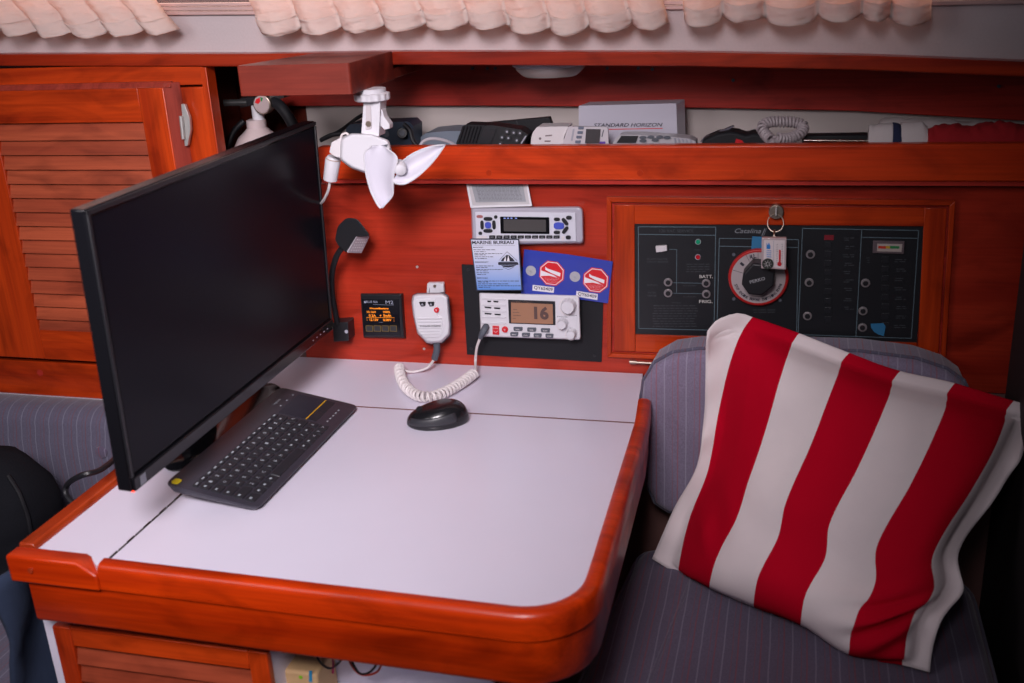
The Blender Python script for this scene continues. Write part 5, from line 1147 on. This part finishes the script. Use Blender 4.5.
hn = thing('cordless_handset', 'grey white handset with dark screen and ribbed grip lying before the lettered cover', 'handset', tuple(P(655, 146, .03)))
yr = .03
bm = B(); onshelf(bm, rq([(610, 160), k(415, 325), *pts(k, [(450, 285), (560, 283), (750, 296), (850, 305), (885, 322)]), (697, 160)], [.4, .8, 2, .8, .8, 1, .8, .4]), yr, yr+.035); mk('body', bm, mat('handset_grey', (.44, .42, .45), .4), hn, bevel=.003)
bm = B(); pp(bm, pts(k, [(462, 290), (560, 290), (545, 330), (435, 330)]), yr-.0015, yr); mk('screen', bm, blk, hn)
for x, y_ in ((585, 299), (630, 297), (680, 297), (722, 300), (585, 318), (655, 314)):
    bm = B(); oval_c = P(*k(x, y_), yr-.003); prism(bm, [oval_c+V((math.cos(i*PI/8)*.006, 0, math.sin(i*PI/8)*.0025)) for i in range(16)], (0, .003, 0)); mk('button', bm, slate, hn)
for i in range(5):
    bm = B(); tube(bm, [P(*k(765+i*22, 302+i*2), yr-.001), P(*k(772+i*22, 325), yr-.001)], .0016, 6); mk('rib', bm, gry, hn)
k = cv(700, 100, 5.689)
bg = thing('black_pouch', 'low black pouch with a small red tab on the shelf beside the coiled grey cord', 'pouch', tuple(P(730, 146, .06)))
bm = B(); onshelf(bm, [k(10, 232), k(95, 195), k(170, 182), k(215, 188), k(260, 205), k(300, 192), k(335, 196), k(375, 225), (766, 160), (700, 160)], .05, .10); mk('body', bm, blkm, bg, bevel=.004)
bm = B(); pp(bm, pts(k, [(205, 221), (240, 232), (250, 246), (198, 246)]), .046, .05); mk('red_tab', bm, red, bg, label='small red tab')
bm = B(); pp(bm, pts(k, [(0, 240), (20, 215), (185, 148), (195, 152), (60, 222)]), .075, .085); mk('flap', bm, mat('grey_flap', (.10, .09, .12), .4), bg)
cg_ = thing('coiled_cord', 'coiled grey telephone cord bunched in a loop on the shelf', 'cord', tuple(P(780, 146, .05)))
pth = smooth_path([P(*k(x, y_), yy_) for x, y_, yy_ in ((405, 228, .035), (372, 195, .05), (352, 155, .06), (395, 126, .07), (470, 124, .075), (545, 128, .075), (588, 152, .07), (570, 190, .055), (520, 215, .045), (470, 222, .035), (440, 215, .03))], 10)
pth = [V((p.x, p.y, max(p.z, ZS+.010))) for p in pth]
bm = B(); tube(bm, helix(pth, .0072, 30, 12), .0026, 6); mk('coil', bm, mat('grey_coil', (.40, .34, .36), .5), cg_, smooth=True)
rd = thing('chrome_rod', 'thin shiny rod lying along the shelf toward the rolled white and red cloth', 'rod', tuple(P(838, 146, .03)))
bm = B(); a, b_ = P(804, 140.5, .05), P(872, 141, .05); tube(bm, [a, b_], .0022, 10); mk('rod', bm, mat('brass_rod', (.7, .55, .5), .2, metal=1), rd, smooth=True)
bm = B(); onshelf(bm, [(802, 136), (872, 135), (872, 160), (802, 160)], .07, .10); mk('case', bm, blkm, rd, bevel=.002)
k = cv(840, 90, 5.565)
fl_ = thing('rolled_cloth', 'rolled white and red cloth with a navy band at the right end of the shelf', 'cloth', tuple(P(900, 146, .03)))
def clothroll(name, outline, ya, yb_, m_, amp, seed, parent):
    """outline: top edge polyline (px); hangs down to the shelf"""
    bm = B(); rows = []; top_ = smooth_path([V((u, 0, v)) for u, v in outline], 6)
    for i, t in enumerate(top_):
        u, v = t.x, t.z; tp_ = P(u, v, (ya+yb_)/2).z; x = P(u, v, ya).x; h = tp_-ZS; rr = []
        for j in range(15):
            a = PI*j/14; rr.append(V((x+amp*.5*noise.noise(V((i*.25, j*.5, seed))), (ya+yb_)/2-math.cos(a)*(yb_-ya)/2, ZS+h*math.sin(a)**.55+amp*noise.noise(V((i*.3, j*.7, seed+4)))*math.sin(a))))
        rows.append(rr)
    loft(bm, rows, closed=True, caps=True); return mk(name, bm, m_, parent, smooth=True, auto=False)
clothroll('white_cloth', [k(168, 195), k(215, 190), k(303, 185)], .03, .08, wcl, .002, 1, fl_)
clothroll('navy_band', [k(303, 180), k(330, 183), k(352, 200)], .028, .08, navy, .001, 2, fl_)
clothroll('white_cloth', [k(350, 182), k(400, 178), k(470, 178), k(498, 200)], .029, .085, wcl, .002, 3, fl_)
clothroll('red_cloth', [k(500, 215), k(560, 200), k(640, 186), k(720, 200), k(800, 192), k(880, 178), k(960, 176), k(1040, 190), k(1180, 195)], .02, .09, redc, .006, 5, fl_)
clothroll('white_hem', [k(230, 166), k(290, 156), k(390, 160), k(480, 158), k(560, 160), k(650, 168), k(740, 178), k(830, 172)], .085, .15, wcl, .004, 6, fl_)
# cable behind the screen at the left
cable('cable', [T(118, 466, .010)+V((-.02, .03, 0)), T(100, 470, .020), T(80, 476, .018), P(68, 484, -.45), P(66, 494, -.45), P(75, 505, -.45)], .0045, blk, 'black cable curving over the left edge of the white table', 'cable')
# ================================================================== CURTAINS
cm_ = bpy.data.materials.new('cream_curtain'); cm_.use_nodes = True; n = cm_.node_tree; b = n.nodes['Principled BSDF']; L = n.links.new
b.inputs['Base Color'].default_value = (.86, .78, .74, 1); b.inputs['Roughness'].default_value = .9; b.inputs['Specular IOR Level'].default_value = .1
tr = n.nodes.new('ShaderNodeBsdfTranslucent'); tr.inputs[0].default_value = (.92, .62, .48, 1); ms2 = n.nodes.new('ShaderNodeMixShader'); ms2.inputs[0].default_value = .48
L(b.outputs[0], ms2.inputs[1]); L(tr.outputs[0], ms2.inputs[2]); L(ms2.outputs[0], n.nodes['Material Output'].inputs[0])
tc = n.nodes.new('ShaderNodeTexCoord'); nz = n.nodes.new('ShaderNodeTexNoise'); nz.inputs['Scale'].default_value = 1; nz.inputs['Detail'].default_value = 5; mpc = n.nodes.new('ShaderNodeMapping'); mpc.inputs['Scale'].default_value = (28, 28, 110); mpc.inputs['Rotation'].default_value = (0, .35, 0); L(tc.outputs['Object'], mpc.inputs['Vector']); L(mpc.outputs[0], nz.inputs['Vector'])
bp = n.nodes.new('ShaderNodeBump'); bp.inputs['Strength'].default_value = .9; bp.inputs['Distance'].default_value = .008; L(nz.outputs['Fac'], bp.inputs['Height']); L(bp.outputs[0], b.inputs['Normal'])
def curtain(lab, creases, hems, slant, seed):
    """creases: px x of the gathers at hem level; hems: px y of each lobe bottom"""
    Yc = -.030; xsz = [P(u, 30, Yc).x for u in creases]
    t = thing('curtain', lab, 'curtain', (sum(xsz)/len(xsz), Yc, .60), 'gathered cream curtains over the long window')
    cols = []
    for i in range(len(xsz)-1):
        for s in range(14):
            f_ = s/14; x = xsz[i]+(xsz[i+1]-xsz[i])*f_; lob = math.sin(PI*f_)**.6; zh = P(creases[i]+(creases[i+1]-creases[i])*.5, hems[i], Yc-.03).z
            cols.append((x, lob, zh+.010*(1-lob)+.0015*noise.noise(V((x*60, 0, seed))), i+f_))
    cols.append((xsz[-1], 0, cols[-1][2]+.002, len(xsz)-1))
    def surf(zf0, zf1, n_, puff=0.0):
        rows = []
        for r in range(n_+1):
            f_ = zf0+(zf1-zf0)*r/n_; row = []
            for x, lob, zh, ph in cols:
                z = zh+(.80-zh)*f_; g = min(1, f_*3.2)
                row.append(V((x-slant*(z-zh)+.004*noise.noise(V((x*25, z*30, seed))), Yc-.004-(.030-.010*g)*lob-puff*lob+.008*noise.noise(V((x*28, z*45, seed+3)))+.0035*noise.noise(V((x*70+z*40, z*120, seed+7))), z)))
            rows.append(row)
        return rows
    bm = B(); loft(bm, surf(0, 1, 34)); o = mk('fabric', bm, cm_, t, smooth=True, auto=False); s = o.modifiers.new('s', 'SOLIDIFY'); s.thickness = .0012
    bm = B(); loft(bm, surf(.0, .115, 5, .0022)); o = mk('hem_band', bm, cm_, t, smooth=True, auto=False); s = o.modifiers.new('s', 'SOLIDIFY'); s.thickness = .0015
curtain('gathered cream curtain at the left end above the louvred cabinet', [-70, -32, 5, 42, 78, 112, 148, 181], [34, 36, 36, 37, 38, 36, 35], .75, 2)
curtain('longest gathered cream curtain, above the block and the shelf', [262, 303, 344, 385, 428, 471, 512, 553, 591, 632, 670], [36, 34.5, 32.5, 31, 30, 29, 34, 35.5, 32, 29.5], .28, 9)
curtain('gathered cream curtain at the right above the coiled grey cord', [684, 722, 765, 818, 860, 890, 930], [27, 22, 26, 22, 22, 26], .05, 14)
rod = thing('curtain_rod', 'long thin rod carrying the three cream curtains', 'rod', (-.4, -.03, .80))
bm = B(); tube(bm, [(-1.8, -.030, .802), (.65, -.030, .802)], .006, 12); mk('rod', bm, silver, rod, smooth=True)
# ================================================================== LIGHT AND CAMERA
def area(name, loc, target, sx_, sy_, power, col, spread=180):
    l = bpy.data.lights.new(name, 'AREA'); l.shape = 'RECTANGLE'; l.size = sx_; l.size_y = sy_; l.energy = power; l.color = col; l.spread = math.radians(spread)
    o = bpy.data.objects.new(name, l); C.objects.link(o); o.location = loc; o.rotation_euler = (V(target)-V(loc)).to_track_quat('-Z', 'Y').to_euler(); return o
area('companionway_daylight', (-.28, -1.85, 1.22), (-.86, -.12, .10), .5, .5, 6.5, (1.0, .92, .97), 65)
area('hatch_daylight', (-.5, -1.0, 1.35), (-.6, -.3, 0), .6, .5, .8, (1.0, .90, 1.0), 150)
area('left_fill_light', (-1.25, -1.4, .9), (-.95, 0, .15), .6, .5, 2.5, (1.0, .93, .97), 120)  # unseen soft fill, added to brighten the louvred cabinet from the left
area('window_daylight', (-.60, .08, .745), (-.60, -.1, .745), 2.5, .25, 8.5, (1.0, .80, .70))
w = bpy.data.worlds.new('w'); bpy.context.scene.world = w; w.use_nodes = True; w.node_tree.nodes['Background'].inputs[0].default_value = (.55, .58, .72, 1); w.node_tree.nodes['Background'].inputs[1].default_value = .045
cd_ = bpy.data.cameras.new('camera'); co_ = bpy.data.objects.new('camera', cd_); C.objects.link(co_)
cd_.sensor_width = 36; cd_.lens = FPX/1024*36; cd_.clip_start = .02
co_.matrix_world = Matrix(((RT.x, UP.x, -FW.x, CX), (RT.y, UP.y, -FW.y, CY), (RT.z, UP.z, -FW.z, CZ), (0, 0, 0, 1)))
cd_.dof.use_dof = True; cd_.dof.focus_distance = 1.90; cd_.dof.aperture_fstop = 4.5
sc = bpy.context.scene; sc.camera = co_
sc.view_settings.view_transform = 'Standard'; sc.view_settings.look = 'None'; sc.view_settings.gamma = 1; sc.view_settings.exposure = 0; sc.view_settings.use_curve_mapping = False
